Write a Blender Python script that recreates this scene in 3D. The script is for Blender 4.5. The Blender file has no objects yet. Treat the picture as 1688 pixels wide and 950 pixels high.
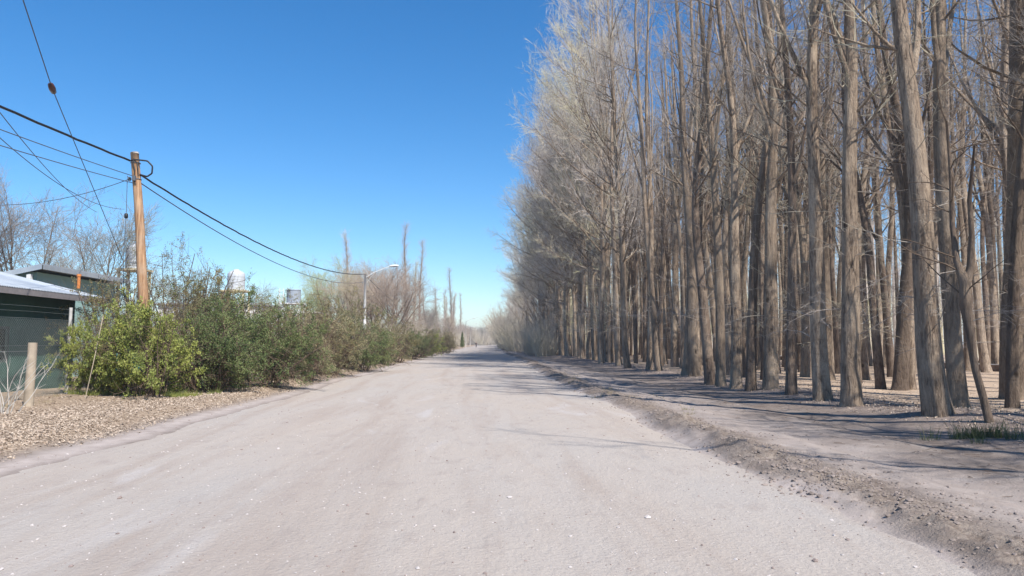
import bpy, math
import numpy as np
from mathutils import Vector, Matrix
R = math.radians
rng = np.random.default_rng(7)
scene = bpy.context.scene
COL = scene.collection

# ------------------------------------------------------------------ camera
CAM_H = 1.6
PITCH = R(4.37); YAW = R(-2.57)
FPX = 1205.0                                   # focal length in photo pixels (1688 wide)
cam_d = bpy.data.cameras.new('camera')
cam_d.sensor_width = 36.0
cam_d.lens = 36.0 * FPX / 1688.0
cam_d.clip_end = 6000
cam_d.clip_start = 0.05
cam = bpy.data.objects.new('camera', cam_d)
cam.location = (0, 0, CAM_H)
cam.rotation_euler = (R(90) + PITCH, 0, YAW)
COL.objects.link(cam)
scene.camera = cam
CM = cam.rotation_euler.to_matrix()

# ------------------------------------------------------------------ light
SUN_AZ = 146.0      # degrees clockwise from the road direction (+y)
SUN_EL = 50.0
world = bpy.data.worlds.new('World'); scene.world = world
world.use_nodes = True
wn = world.node_tree; wn.nodes.clear()
wo = wn.nodes.new('ShaderNodeOutputWorld'); bg = wn.nodes.new('ShaderNodeBackground')
sky = wn.nodes.new('ShaderNodeTexSky'); sky.sky_type = 'NISHITA'; sky.sun_disc = False
sky.sun_elevation = R(SUN_EL); sky.sun_rotation = R(SUN_AZ)
sky.air_density = 1.0; sky.dust_density = 0.0; sky.ozone_density = 4.0; sky.altitude = 400
bg.inputs['Strength'].default_value = 0.11
hs = wn.nodes.new('ShaderNodeHueSaturation'); hs.inputs['Saturation'].default_value = 1.32
wn.links.new(sky.outputs[0], hs.inputs['Color']); wn.links.new(hs.outputs[0], bg.inputs[0]); wn.links.new(bg.outputs[0], wo.inputs[0])
sd = bpy.data.lights.new('sun', 'SUN'); sd.energy = 4.9; sd.angle = R(0.5); sd.color = (1.0, 0.94, 0.86)
sun = bpy.data.objects.new('sun', sd)
sdir = Vector((math.sin(R(SUN_AZ)) * math.cos(R(SUN_EL)), math.cos(R(SUN_AZ)) * math.cos(R(SUN_EL)), math.sin(R(SUN_EL))))
sun.rotation_euler = sdir.to_track_quat('Z', 'Y').to_euler()
sun.location = (0, 0, 60)
COL.objects.link(sun)
vs = scene.view_settings
vs.view_transform = 'Standard'; vs.look = 'None'; vs.gamma = 1.0; vs.exposure = 0.66
vs.use_curve_mapping = False
scene.cycles.max_bounces = 5
scene.cycles.diffuse_bounces = 3
scene.cycles.transparent_max_bounces = 8

# ------------------------------------------------------------------ pixel helpers (photo pixels -> real places)
def ray(px, py):
    return CM @ Vector(((px - 844.0) / FPX, -(py - 475.0) / FPX, -1.0))
def at(px, py, D):
    d = ray(px, py); k = D / d.y
    return Vector((d.x * k, D, CAM_H + d.z * k))
def gnd(px, py, z=0.0):
    d = ray(px, py); k = (z - CAM_H) / d.z
    return Vector((d.x * k, d.y * k, z))

# ------------------------------------------------------------------ noise
def _h(ix, iy, s):
    n = (ix.astype(np.int64) * 374761393 + iy.astype(np.int64) * 668265263 + s * 974634777) & 0x7fffffff
    n = ((n ^ (n >> 13)) * 1274126177) & 0x7fffffff
    return ((n ^ (n >> 16)) & 0xffff) / 65535.0
def vnoise(x, y, s=0):
    ix = np.floor(x); iy = np.floor(y); fx = x - ix; fy = y - iy
    fx = fx * fx * (3 - 2 * fx); fy = fy * fy * (3 - 2 * fy)
    a = _h(ix, iy, s); b = _h(ix + 1, iy, s); c = _h(ix, iy + 1, s); d = _h(ix + 1, iy + 1, s)
    return (a + (b - a) * fx) * (1 - fy) + (c + (d - c) * fx) * fy
def fbm(x, y, o=4, s=0):
    t = 0; a = 0.5; n = 0
    for i in range(o):
        t = t + a * vnoise(x, y, s + i * 17); n += a; x = x * 2.03 + 5.1; y = y * 2.03 + 1.7; a *= 0.5
    return t / n - 0.5
def sstep(a, b, x):
    t = np.clip((x - a) / (b - a), 0, 1); return t * t * (3 - 2 * t)

# ------------------------------------------------------------------ terrain function
def curve(y): return 5.0 * sstep(110, 330, y) + 10.0 * sstep(300, 700, y)
def left_edge(y): return -6.2 + curve(y) + 0.5 * fbm(y * 0.12, y * 0 + 3.3, 3, 5) * 2
def ridge_x(y): return 3.92 + 0.7 * sstep(25, 90, y) + curve(y) + 0.5 * fbm(y * 0.15, y * 0 + 9.1, 3, 8)
def terrain(x, y):
    x = np.asarray(x, float); y = np.asarray(y, float)
    le = left_edge(y); rx = ridge_x(y); c = curve(y)
    u = x - c
    h = 0.9 * sstep(90, 330, y)
    road = sstep(0, 1.0, x - le) * sstep(0, 0.6, rx - 0.12 - x)
    h = h + 0.05 * fbm(x * 0.25, y * 0.12, 3, 2) - 0.05 * road
    h = h + 0.02 * fbm(x * 1.3, y * 0.5, 3, 21) * (1 - road)
    # left bank of litter
    lb = sstep(0.2, 1.6, le - x)
    h = h + lb * (0.14 + 0.16 * fbm(x * 0.6, y * 0.35, 4, 31)) + 0.10 * np.exp(-((x - le + 0.9) / 0.5) ** 2) * (0.5 + fbm(x * 1.5, y * 0.9, 3, 33))
    # windrow of loose soil left by the grader
    w = 0.34 + 0.2 * (fbm(y * 0.3, x * 0 + 1, 3, 41) + 0.3)
    amp = 0.12 + 0.20 * fbm(y * 0.35, x * 0 + 2, 3, 43)
    g = np.exp(-((x - rx) / w) ** 2)
    near = np.clip(1 - y / 60, 0.2, 1)
    h = h + g * amp * (1 + 0.8 * fbm(x * 3.5, y * 3.0, 4, 45)) + g * near * 0.16 * fbm(x * 7, y * 6, 4, 47)
    h = h + 0.05 * np.exp(-((x - rx - 0.9) / 0.7) ** 2) * (0.4 + fbm(x * 4, y * 3, 4, 49)) * 1.5
    # right verge tracks
    rv = sstep(0.5, 1.2, x - rx) * sstep(0, 1.2, c + 8.8 - x)
    h = h + rv * (0.06 * fbm(u * 1.6, y * 0.22, 4, 51) + 0.035 * fbm(x * 2.5, y * 2.2, 4, 53))
    # berm under the first row of trees
    h = h + (0.20 + 0.40 * fbm(y * 0.35, x * 0 + 6, 3, 61)) * np.exp(-((u - 9.9) / 1.25) ** 2) * (0.85 + 0.6 * fbm(x * 1.2, y * 1.2, 4, 63))
    # grove floor
    gf = sstep(11.0, 13.0, u)
    h = h + gf * (0.10 * fbm(x * 0.35, y * 0.3, 4, 71) - 0.03)
    h = h - 0.10 * np.exp(-((u - 30.2) / 0.6) ** 2)
    # shallow tracks on the verge
    h = h - rv * 0.045 * (np.exp(-((u - 5.6) / .3) ** 2) + np.exp(-((u - 7.2) / .3) ** 2))
    return h
def H(x, y): return float(terrain(np.array([x]), np.array([y]))[0])

# ------------------------------------------------------------------ mesh helpers
def mesh_np(name, V, F, mat=None, smooth=False, attrs=None):
    """V (n,3); F list of (m,k) int arrays, k = 3 or 4"""
    if not isinstance(F, list): F = [F]
    F = [f for f in F if len(f)]
    me = bpy.data.meshes.new(name)
    V = np.ascontiguousarray(V, dtype=np.float32)
    me.vertices.add(len(V)); me.vertices.foreach_set('co', V.ravel())
    nl = sum(f.size for f in F); npoly = sum(len(f) for f in F)
    me.loops.add(nl); me.polygons.add(npoly)
    me.loops.foreach_set('vertex_index', np.concatenate([f.ravel() for f in F]).astype(np.int32))
    tot = np.concatenate([np.full(len(f), f.shape[1]) for f in F]).astype(np.int32)
    st = np.concatenate([[0], np.cumsum(tot)[:-1]]).astype(np.int32)
    me.polygons.foreach_set('loop_start', st)
    me.polygons.foreach_set('use_smooth', np.full(npoly, bool(smooth)))
    if attrs:
        for k, a in attrs.items():
            at_ = me.attributes.new(k, 'FLOAT', 'POINT'); at_.data.foreach_set('value', np.asarray(a, np.float32))
    me.update(calc_edges=True)
    if mat: me.materials.append(mat)
    return me

class MB:
    """collects vertices and faces of one mesh"""
    def __init__(s): s.V = []; s.F = {3: [], 4: []}; s.n = 0
    def add(s, V, F):
        V = np.asarray(V, float); F = np.asarray(F, int)
        s.V.append(V); s.F[F.shape[1]].append(F + s.n); s.n += len(V)
    def tubes(s, P, Rad, sides=4, cap=True):
        """P (N,K,3), Rad (N,K)"""
        P = np.asarray(P, float); Rad = np.asarray(Rad, float)
        N, K, _ = P.shape
        T = np.gradient(P, axis=1); T /= np.linalg.norm(T, axis=2, keepdims=True) + 1e-9
        m = T.mean(axis=1); ref = np.where(np.abs(m[:, 2:3]) < 0.8, np.array([[0, 0, 1.0]]), np.array([[1.0, 0, 0]]))
        A = np.cross(T, ref[:, None, :]); A /= np.linalg.norm(A, axis=2, keepdims=True) + 1e-9
        B = np.cross(T, A)
        th = np.arange(sides) / sides * 2 * np.pi
        V = P[:, :, None, :] + Rad[:, :, None, None] * (np.cos(th)[None, None, :, None] * A[:, :, None, :] + np.sin(th)[None, None, :, None] * B[:, :, None, :])
        idx = np.arange(N * K * sides).reshape(N, K, sides)
        a = idx[:, :-1, :]; b = np.roll(a, -1, axis=2); d = idx[:, 1:, :]; c = np.roll(d, -1, axis=2)
        F = np.stack([a, d, c, b], -1).reshape(-1, 4)
        s.add(V.reshape(-1, 3), F)
        if cap and sides == 4:
            base = s.n - N * K * sides
            s.F[4].append(idx[:, -1, :].reshape(-1, 4) + base); s.F[4].append(idx[:, 0, ::-1].reshape(-1, 4) + base)
        elif cap:
            base = s.n - N * K * sides
            for e, rev in ((K - 1, False), (0, True)):
                ring = idx[:, e, :]
                for k in range(1, sides - 1):
                    tri = np.stack([ring[:, 0], ring[:, k + 1], ring[:, k]], -1) if rev else np.stack([ring[:, 0], ring[:, k], ring[:, k + 1]], -1)
                    s.F[3].append(tri + base)
    def tube(s, pts, rad, sides=8, cap=True):
        pts = np.array([list(p) for p in pts], float)
        rad = np.full(len(pts), rad) if np.isscalar(rad) else np.array(rad, float)
        s.tubes(pts[None], rad[None], sides, cap)
    def box(s, c, d, rot=0.0, ax=None):
        c = np.array(list(c), float); d = np.array(d, float) / 2
        v = np.array([[x, y, z] for x in (-1, 1) for y in (-1, 1) for z in (-1, 1)], float) * d
        if rot:
            cs, sn = math.cos(rot), math.sin(rot); v = v @ np.array([[cs, sn, 0], [-sn, cs, 0], [0, 0, 1]])
        s.add(v + c, [[0, 1, 3, 2], [4, 6, 7, 5], [0, 4, 5, 1], [2, 3, 7, 6], [0, 2, 6, 4], [1, 5, 7, 3]])
    def prism(s, quad, thick):
        """quad: 4 points, extruded by vector thick"""
        q = np.array([list(p) for p in quad], float); t = np.array(list(thick), float)
        s.add(np.vstack([q, q + t]), [[0, 1, 2, 3], [7, 6, 5, 4], [0, 4, 5, 1], [1, 5, 6, 2], [2, 6, 7, 3], [3, 7, 4, 0]])
    def lathe(s, prof, c=(0, 0, 0), sides=24):
        prof = np.array(prof, float); th = np.arange(sides) / sides * 2 * np.pi
        V = np.stack([prof[:, 0:1] * np.cos(th), prof[:, 0:1] * np.sin(th), np.repeat(prof[:, 1:2], sides, 1)], -1) + np.array(c)
        idx = np.arange(len(prof) * sides).reshape(len(prof), sides)
        a = idx[:-1]; b = np.roll(a, -1, 1); d = idx[1:]; cc = np.roll(d, -1, 1)
        s.add(V.reshape(-1, 3), np.stack([a, b, cc, d], -1).reshape(-1, 4))
    def mesh(s, name, mat, smooth=False):
        F = [np.vstack(f) for f in (s.F[3], s.F[4]) if f]
        return mesh_np(name, np.vstack(s.V), F, mat, smooth)
    def obj(s, name, mat, parent=None, smooth=False):
        return link(name, s.mesh(name, mat, smooth), parent)

def link(name, data, parent=None):
    o = bpy.data.objects.new(name, data); COL.objects.link(o)
    if parent is not None: o.parent = parent
    return o
def tag(o, label, cat, group=None, kind=None):
    o['label'] = label; o['category'] = cat
    if group: o['group'] = group
    if kind: o['kind'] = kind
    return o
def struct(o): o['kind'] = 'structure'; return o
def empty(name, loc=(0, 0, 0), rz=0.0):
    o = bpy.data.objects.new(name, None); o.location = loc; o.rotation_euler = (0, 0, rz); COL.objects.link(o); return o
def dup(root, loc, rz=0.0, sc=(1, 1, 1), parts=None):
    c = root.copy(); COL.objects.link(c); c.location = loc; c.rotation_euler = (0, 0, rz); c.scale = sc
    for ch in list(root.children):
        d = ch.copy(); COL.objects.link(d); d.parent = c
        for g in list(ch.children):
            e = g.copy(); COL.objects.link(e); e.parent = d
    return c

# ------------------------------------------------------------------ materials
class Mat:
    def __init__(s, name, rough=0.9, spec=0.2):
        s.m = bpy.data.materials.new(name); s.m.use_nodes = True; s.t = s.m.node_tree; s.t.nodes.clear()
        s.out = s.n('OutputMaterial'); s.b = s.n('BsdfPrincipled')
        s.b.inputs['Roughness'].default_value = rough; s.b.inputs['Specular IOR Level'].default_value = spec
        s.l(s.b.outputs[0], s.out.inputs[0])
        s.co = s.n('TexCoord').outputs['Object']
    def n(s, k, **kw):
        nd = s.t.nodes.new('ShaderNode' + k)
        for a, v in kw.items(): setattr(nd, a, v)
        return nd
    def l(s, a, b): s.t.links.new(a, b)
    def world(s):
        s.co = s.n('NewGeometry').outputs['Position']; return s
    def scale(s, v, co=None):
        m = s.n('VectorMath', operation='MULTIPLY'); s.l(co or s.co, m.inputs[0]); m.inputs[1].default_value = v; return m.outputs[0]
    def noise(s, sc, det=4, rough=0.55, co=None, dist=0.0):
        n = s.n('TexNoise'); n.inputs['Scale'].default_value = sc; n.inputs['Detail'].default_value = det
        n.inputs['Roughness'].default_value = rough; n.inputs['Distortion'].default_value = dist
        s.l(co or s.co, n.inputs['Vector']); return n.outputs['Fac']
    def voro(s, sc, co=None, feat='F1', out='Distance'):
        n = s.n('TexVoronoi', feature=feat); n.inputs['Scale'].default_value = sc; s.l(co or s.co, n.inputs['Vector']); return n.outputs[out]
    def ramp(s, f, stops):
        r = s.n('ValToRGB'); e = r.color_ramp.elements
        while len(e) < len(stops): e.new(0.5)
        for el, (p, c) in zip(e, stops):
            el.position = p; el.color = (c, c, c, 1) if np.isscalar(c) else (*c, 1)
        s.l(f, r.inputs[0]); return r.outputs[0]
    def mix(s, f, a, b, mode='MIX'):
        m = s.n('Mix', data_type='RGBA', blend_type=mode)
        for sk, v in ((m.inputs[0], f), (m.inputs[6], a), (m.inputs[7], b)):
            if isinstance(v, bpy.types.NodeSocket): s.l(v, sk)
            elif np.isscalar(v): sk.default_value = v
            else: sk.default_value = (*v, 1)
        return m.outputs[2]
    def math(s, op, a, b=0.0, clamp=False):
        m = s.n('Math', operation=op); m.use_clamp = clamp
        for sk, v in ((m.inputs[0], a), (m.inputs[1], b)):
            if isinstance(v, bpy.types.NodeSocket): s.l(v, sk)
            else: sk.default_value = v
        return m.outputs[0]
    def attr(s, k): return s.n('Attribute', attribute_name=k).outputs['Fac']
    def color(s, c):
        if isinstance(c, bpy.types.NodeSocket): s.l(c, s.b.inputs['Base Color'])
        else: s.b.inputs['Base Color'].default_value = (*c, 1)
        return s
    def bump(s, h, strength=0.5, dist=0.02):
        b = s.n('Bump'); b.inputs['Strength'].default_value = strength; b.inputs['Distance'].default_value = dist
        s.l(h, b.inputs['Height']); s.l(b.outputs[0], s.b.inputs['Normal']); return s
def simple(name, c, rough=0.8, spec=0.3, metal=0.0, var=0.15, sc=6.0):
    m = Mat(name, rough, spec); m.b.inputs['Metallic'].default_value = metal
    f = m.noise(sc, 5); m.color(m.mix(m.ramp(f, [(0.3, 0.0), (0.7, 1.0)]), tuple(v * (1 - var) for v in c), tuple(min(1, v * (1 + var)) for v in c)))
    m.bump(m.noise(sc * 8, 4), 0.25, 0.004)
    return m.m

# road
m = Mat('dirt_road', 0.95, 0.15)
big = m.noise(0.35, 4, 0.6, m.scale((1.0, 0.28, 1)))
tone = m.mix(m.ramp(big, [(0.36, 0.0), (0.64, 1.0)]), (0.405, 0.353, 0.308), (0.388, 0.355, 0.325))
track = m.noise(0.9, 5, 0.65, m.scale((1.0, 0.09, 1)), 0.6)
tone = m.mix(m.ramp(track, [(0.48, 0.0), (0.66, 0.9)]), tone, (0.345, 0.29, 0.25))
mid = m.noise(2.6, 6, 0.7, m.scale((1, 0.5, 1)))
tone = m.mix(m.ramp(mid, [(0.54, 0.0), (0.70, 0.55)]), tone, (0.30, 0.255, 0.23))
patch = m.noise(0.8, 5, 0.6, m.scale((0.7, 0.22, 1)), 1.0)
tone = m.mix(m.ramp(patch, [(0.60, 0.0), (0.70, 0.5)]), tone, (0.47, 0.45, 0.445))
sp = m.noise(38, 3, 0.6); tone = m.mix(m.ramp(sp, [(0.60, 0.0), (0.68, 0.8)]), tone, (0.30, 0.26, 0.24))
v = m.voro(30, out='Color'); sx = m.n('SeparateColor'); m.l(v, sx.inputs[0])
vd = m.voro(30); peb = m.math('MULTIPLY', m.math('GREATER_THAN', sx.outputs[0], 0.86), m.math('LESS_THAN', vd, 0.30))
tone = m.mix(m.math('MULTIPLY', peb, 0.3), tone, (0.54, 0.50, 0.48))
m.color(tone)
hh = m.math('ADD', m.math('MULTIPLY', m.noise(22, 6, 0.7), 1.0), m.math('MULTIPLY', mid, 1.6))
hh = m.math('ADD', hh, m.math('MULTIPLY', peb, 0.25))
m.bump(hh, 0.75, 0.03)
M_ROAD = m.m
# ground
m = Mat('dry_ground', 0.97, 0.1)
f1 = m.noise(0.7, 5, 0.6); f2 = m.noise(6, 6, 0.65); f3 = m.noise(40, 4, 0.6)
soil = m.mix(m.ramp(f1, [(0.38, 0.0), (0.62, 1.0)]), (0.175, 0.145, 0.125), (0.25, 0.215, 0.19))
soil = m.mix(m.ramp(f2, [(0.50, 0.0), (0.68, 0.7)]), soil, (0.22, 0.175, 0.155))
sand = m.mix(m.ramp(f2, [(0.4, 0.0), (0.62, 1.0)]), (0.50, 0.39, 0.29), (0.40, 0.30, 0.22))
litter = m.mix(m.ramp(m.noise(16, 5, 0.7), [(0.42, 0.0), (0.58, 1.0)]), (0.20, 0.145, 0.10), (0.42, 0.33, 0.245))
clod = m.mix(m.ramp(m.noise(9, 6, 0.7), [(0.42, 0.0), (0.60, 1.0)]), (0.16, 0.125, 0.10), (0.31, 0.26, 0.215))
berm = m.mix(m.ramp(f2, [(0.4, 0.0), (0.65, 1.0)]), (0.20, 0.16, 0.14), (0.29, 0.235, 0.20))
st = m.noise(1.6, 6, 0.7, m.scale((1, .35, 1)), .8); soil = m.mix(m.ramp(st, [(.50, 0), (.62, .7)]), soil, (0.15, 0.12, 0.10)); soil = m.mix(m.ramp(m.noise(1.1, 5, .6), [(.56, 0), (.68, .6)]), soil, (0.34, 0.30, 0.27))
c = m.mix(m.attr('sand'), soil, sand); c = m.mix(m.attr('litter'), c, litter)
c = m.mix(m.attr('berm'), c, berm); c = m.mix(m.attr('clod'), c, clod)
c = m.mix(m.ramp(f3, [(0.56, 0.0), (0.70, 0.55)]), c, (0.18, 0.145, 0.125))
c = m.mix(m.math('MULTIPLY', m.math('MULTIPLY', m.attr('roady'), m.math('SUBTRACT', 1.0, m.math('MULTIPLY', m.attr('clod'), .85))), m.ramp(m.noise(3, 5, .7), [(.3, .4), (.6, 1.0)])), c, (0.415, 0.36, 0.33))
m.color(c)
hg = m.math('ADD', m.noise(14, 7, 0.7), m.math('MULTIPLY', f3, 0.5))
m.bump(m.math('MULTIPLY', hg, m.math('SUBTRACT', 1.0, m.math('MULTIPLY', m.attr('roady'), .65))), 0.8, 0.045)
M_GROUND = m.m

def bark(name, dark, light, hi, sc=1.0, moss=0.0):
    m = Mat(name, 0.92, 0.12)
    oi = m.n('ObjectInfo').outputs['Random']
    off = m.n('CombineXYZ'); m.l(m.math('MULTIPLY', oi, 37.0), off.inputs[2]); 
    add = m.n('VectorMath', operation='ADD'); m.l(m.co, add.inputs[0]); m.l(off.outputs[0], add.inputs[1])
    co = add.outputs[0]
    fur = m.noise(15 * sc, 6, 0.62, m.scale((1, 1, 0.13), co), 0.9)
    fine = m.noise(50 * sc, 4, 0.6, m.scale((1, 1, 0.22), co))
    blot = m.noise(1.3, 5, 0.6, m.scale((1, 1, 0.4), co))
    ring = m.noise(4.5, 3, 0.6, m.scale((0.5, 0.5, 3.0), co))
    c = m.mix(m.ramp(fur, [(0.38, 0.0), (0.56, 1.0)]), dark, light)
    c = m.mix(m.ramp(blot, [(0.46, 0.0), (0.66, 0.75)]), c, hi)  # pale bark blotches, brightened to double as sunlit patches on the trunk
    c = m.mix(m.ramp(fine, [(0.30, 0.45), (0.48, 0.0)]), c, tuple(v * 0.5 for v in dark))
    c = m.mix(m.ramp(ring, [(0.62, 0.0), (0.70, 0.35)]), c, dark)
    c = m.mix(m.math('MULTIPLY', m.math('SUBTRACT', oi, 0.3), 1.0, True), c, tuple(v * 0.48 for v in light))  # random darker trunks, deepened in colour to stand in for trunks in shade
    kv = m.voro(1.15, m.scale((1, 1, 0.55), co)); kn = m.ramp(kv, [(0.05, 0.85), (0.10, 0.0)])
    c = m.mix(kn, c, (0.03, 0.022, 0.018))
    m.color(c)
    m.bump(m.math('ADD', m.math('SUBTRACT', fur, m.math('MULTIPLY', kn, .5)), m.math('MULTIPLY', fine, 0.35)), 1.0, 0.06)
    return m.m
M_BARK = bark('poplar_bark', (0.10, 0.072, 0.055), (0.35, 0.27, 0.20), (0.54, 0.435, 0.33))
M_BARK2 = bark('shade_deepened_bark', (0.085, 0.06, 0.048), (0.22, 0.165, 0.125), (0.36, 0.28, 0.21))  # darker bark variety, its tone deepened to imitate shaded trunks

def twig(name, a, b, tip, tipf=0.6):
    m = Mat(name, 0.85, 0.15)
    oi = m.n('ObjectInfo').outputs['Random']
    c = m.mix(oi, a, b)
    ge = m.n('NewGeometry').outputs['Position']
    f = m.noise(0.09, 2, 0.5, ge)
    c = m.mix(m.ramp(f, [(0.48, 0.0), (0.62, tipf)]), c, tip)
    m.color(c)
    return m.m
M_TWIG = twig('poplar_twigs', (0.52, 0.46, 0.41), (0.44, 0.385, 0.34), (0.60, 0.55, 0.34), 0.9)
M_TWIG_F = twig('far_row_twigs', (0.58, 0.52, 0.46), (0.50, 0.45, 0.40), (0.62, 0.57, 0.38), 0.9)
M_TWIG_R = twig('reddish_twigs', (0.44, 0.36, 0.30), (0.37, 0.30, 0.25), (0.40, 0.35, 0.23))
M_TWIG_G = twig('budding_twigs', (0.34, 0.38, 0.18), (0.36, 0.38, 0.21), (0.37, 0.40, 0.19))
M_BRUSH = twig('pale_brush_twigs', (0.52, 0.455, 0.37), (0.46, 0.40, 0.325), (0.50, 0.46, 0.33))

def leafmat(name, a, b, c3, trans=0.25):
    m = Mat(name, 0.62, 0.25)
    f = m.noise(1.1, 4, 0.6); g = m.noise(9, 2)
    c = m.mix(m.ramp(f, [(0.38, 0.0), (0.62, 1.0)]), a, b)
    c = m.mix(m.ramp(g, [(0.5, 0.0), (0.68, 0.8)]), c, c3)
    m.color(c)
    tr = m.n('BsdfTranslucent'); m.l(c, tr.inputs[0]); mx = m.n('MixShader'); mx.inputs[0].default_value = trans
    m.l(m.b.outputs[0], mx.inputs[1]); m.l(tr.outputs[0], mx.inputs[2]); m.l(mx.outputs[0], m.out.inputs[0])
    return m.m
M_LEAF_Y = leafmat('yellow_green_leaves', (0.34, 0.37, 0.09), (0.20, 0.25, 0.065), (0.43, 0.42, 0.16), 0.35)
M_LEAF_D = leafmat('dark_green_leaves', (0.09, 0.14, 0.05), (0.17, 0.21, 0.075), (0.29, 0.30, 0.13))
M_LEAF_O = leafmat('olive_leaves', (0.28, 0.25, 0.11), (0.18, 0.20, 0.095), (0.36, 0.24, 0.13))
M_LEAF_T = leafmat('tan_olive_leaves', (0.36, 0.31, 0.18), (0.24, 0.245, 0.13), (0.44, 0.34, 0.21))
M_STEM = simple('brown_stems', (0.13, 0.095, 0.07), 0.9, 0.1)

# ------------------------------------------------------------------ ground + road meshes
def seg(a, b, st): return np.arange(a, b, st)
xs = np.concatenate([-np.geomspace(900, 42, 26), seg(-40, -15, .6), seg(-15, -5, .1), seg(-5, 2.6, .22), seg(2.6, 5.4, .045), seg(5.4, 12.5, .1), seg(12.5, 36, .4), np.geomspace(36, 900, 34)])
ys = [3.0]
while ys[-1] < 90: ys.append(ys[-1] * 1.0095)
while ys[-1] < 2600: ys.append(ys[-1] * 1.04)
ys = np.concatenate([seg(-60, -6, 6), seg(-6, 3, .5), np.array(ys)])
def grid(xs, ys, zf, xshift):
    X, Y = np.meshgrid(xs, ys); X = X + xshift(Y)
    Z = zf(X, Y)
    n = len(xs); idx = np.arange(X.size).reshape(X.shape)
    F = np.stack([idx[:-1, :-1], idx[:-1, 1:], idx[1:, 1:], idx[1:, :-1]], -1).reshape(-1, 4)
    return X, Y, Z, F
X, Y, Z, F = grid(xs, ys, terrain, lambda Y: np.where(Y > 0, curve(Y), 0))
u = X - curve(Y); le = left_edge(Y); rx = ridge_x(Y)
nz = fbm(X * 0.8, Y * 0.5, 4, 91)
litter_m = sstep(0.0, 0.7, le - X + 0.5 * nz)
clod_m = np.exp(-((X - rx - .12) / 0.5) ** 2) * np.clip(0.85 + 2.6 * fbm(X * 2, Y * 1.4, 3, 93), 0, 1)
sand_m = sstep(10.6, 12.2, u + 1.5 * nz) * np.clip(0.95 + 0.8 * nz, 0, 1)
berm_m = np.exp(-((u - 9.6) / 1.5) ** 2)
roady = np.clip(sstep(-.15, -.55, X - rx + .9 * nz) * sstep(-2.5, -1.5, X - rx) + .55 * sstep(.35, .8, X - rx + .6 * nz) * sstep(3.2, 1.2, X - rx + nz) + np.exp(-((X - le - .1) / .35) ** 2), 0, 1)
me = mesh_np('ground', np.stack([X, Y, Z], -1).reshape(-1, 3), F, M_GROUND, True,
             {'roady': roady.ravel(), 'litter': litter_m.ravel(), 'clod': clod_m.ravel(), 'sand': sand_m.ravel(), 'berm': np.clip(berm_m, 0, 1).ravel()})
struct(link('ground', me))
def road_z(X, Y):
    le = left_edge(Y); rx = ridge_x(Y)
    e = np.minimum(X - le + .35 * fbm(X * 1.1, Y * .9, 3, 101), rx - 0.18 - X + .55 * fbm(X * 1.6, Y * 1.3, 4, 103))
    z = 0.9 * sstep(90, 330, Y) + 0.05 * fbm(X * 0.25, Y * 0.12, 3, 2) - 0.022
    z = z + 0.010 * fbm(X * 1.2, Y * 0.5, 4, 22) - 0.10 * sstep(0.0, -0.5, e) + 0.03 * np.exp(-((e - .1) / .4) ** 2) * fbm(X * 3, Y * 2, 4, 99)
    z = z - 0.012 * np.exp(-((X - curve(Y) + 3.3) / 0.35) ** 2) - 0.012 * np.exp(-((X - curve(Y) + 1.7) / 0.35) ** 2) - 0.012 * np.exp(-((X - curve(Y) - 0.9) / 0.35) ** 2)
    return z
rxs = np.concatenate([seg(-8.0, -4.8, .1), seg(-4.8, 2.6, .16), seg(2.6, 5.2, .07)])
rys = ys[(ys > -61) & (ys < 900)]
Xr, Yr, Zr, Fr = grid(rxs, rys, road_z, lambda Y: np.where(Y > 0, curve(Y), 0))
struct(link('road', mesh_np('road', np.stack([Xr, Yr, Zr], -1).reshape(-1, 3), Fr, M_ROAD, True)))
def top(x, y): return max(H(x, y), float(road_z(np.array([x]), np.array([y]))[0]) if -7 < x - float(curve(np.array([y]))[0]) < 4.5 else -9)
def topv(x, y):
    zr = road_z(x, y); u = x - curve(y)
    return np.maximum(terrain(x, y), np.where((u > -7.5) & (u < 4.8), zr, -9))

# ------------------------------------------------------------------ plants: growth
def unit(v): return v / (np.linalg.norm(v, axis=-1, keepdims=True) + 1e-9)
def grow(P, Rd, n, t0, t1, ang, length, K, trop, wob, rfrac, rtip=0.35, g=rng, lenfall=0.5, minr=0.0):
    """n children per parent. P (N,Kp,3) Rd (N,Kp). returns points, radii"""
    N, Kp, _ = P.shape
    t = (np.arange(n)[None] + g.uniform(0, 1, (N, n))) / n * (t1 - t0) + t0
    f = t * (Kp - 1); i = np.minimum(f.astype(int), Kp - 2); w = (f - i)[..., None]
    r = np.arange(N)[:, None]
    pos = P[r, i] * (1 - w) + P[r, i + 1] * w
    tan = unit(P[r, i + 1] - P[r, i]); rad = Rd[r, i] * (1 - w[..., 0]) + Rd[r, i + 1] * w[..., 0]
    rv = unit(g.normal(size=(N, n, 3))); perp = unit(np.cross(tan, rv))
    a = np.radians(g.uniform(ang[0], ang[1], (N, n)))[..., None]
    d = unit(tan * np.cos(a) + perp * np.sin(a))
    L = g.uniform(length[0], length[1], (N, n)) * (1 - lenfall * (t - t0) / (t1 - t0 + 1e-6))
    out = [pos]; st = (L / (K - 1))[..., None]
    for k in range(K - 1):
        out.append(out[-1] + d * st)
        d = unit(d + np.array([0, 0, trop]) + g.normal(size=d.shape) * wob)
    Q = np.stack(out, 2).reshape(N * n, K, 3)
    r0 = np.maximum(np.minimum(rad * rfrac, rad * 0.9), minr)
    prof = np.linspace(1, rtip, K)
    return Q, (r0[..., None] * prof).reshape(N * n, K)

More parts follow.
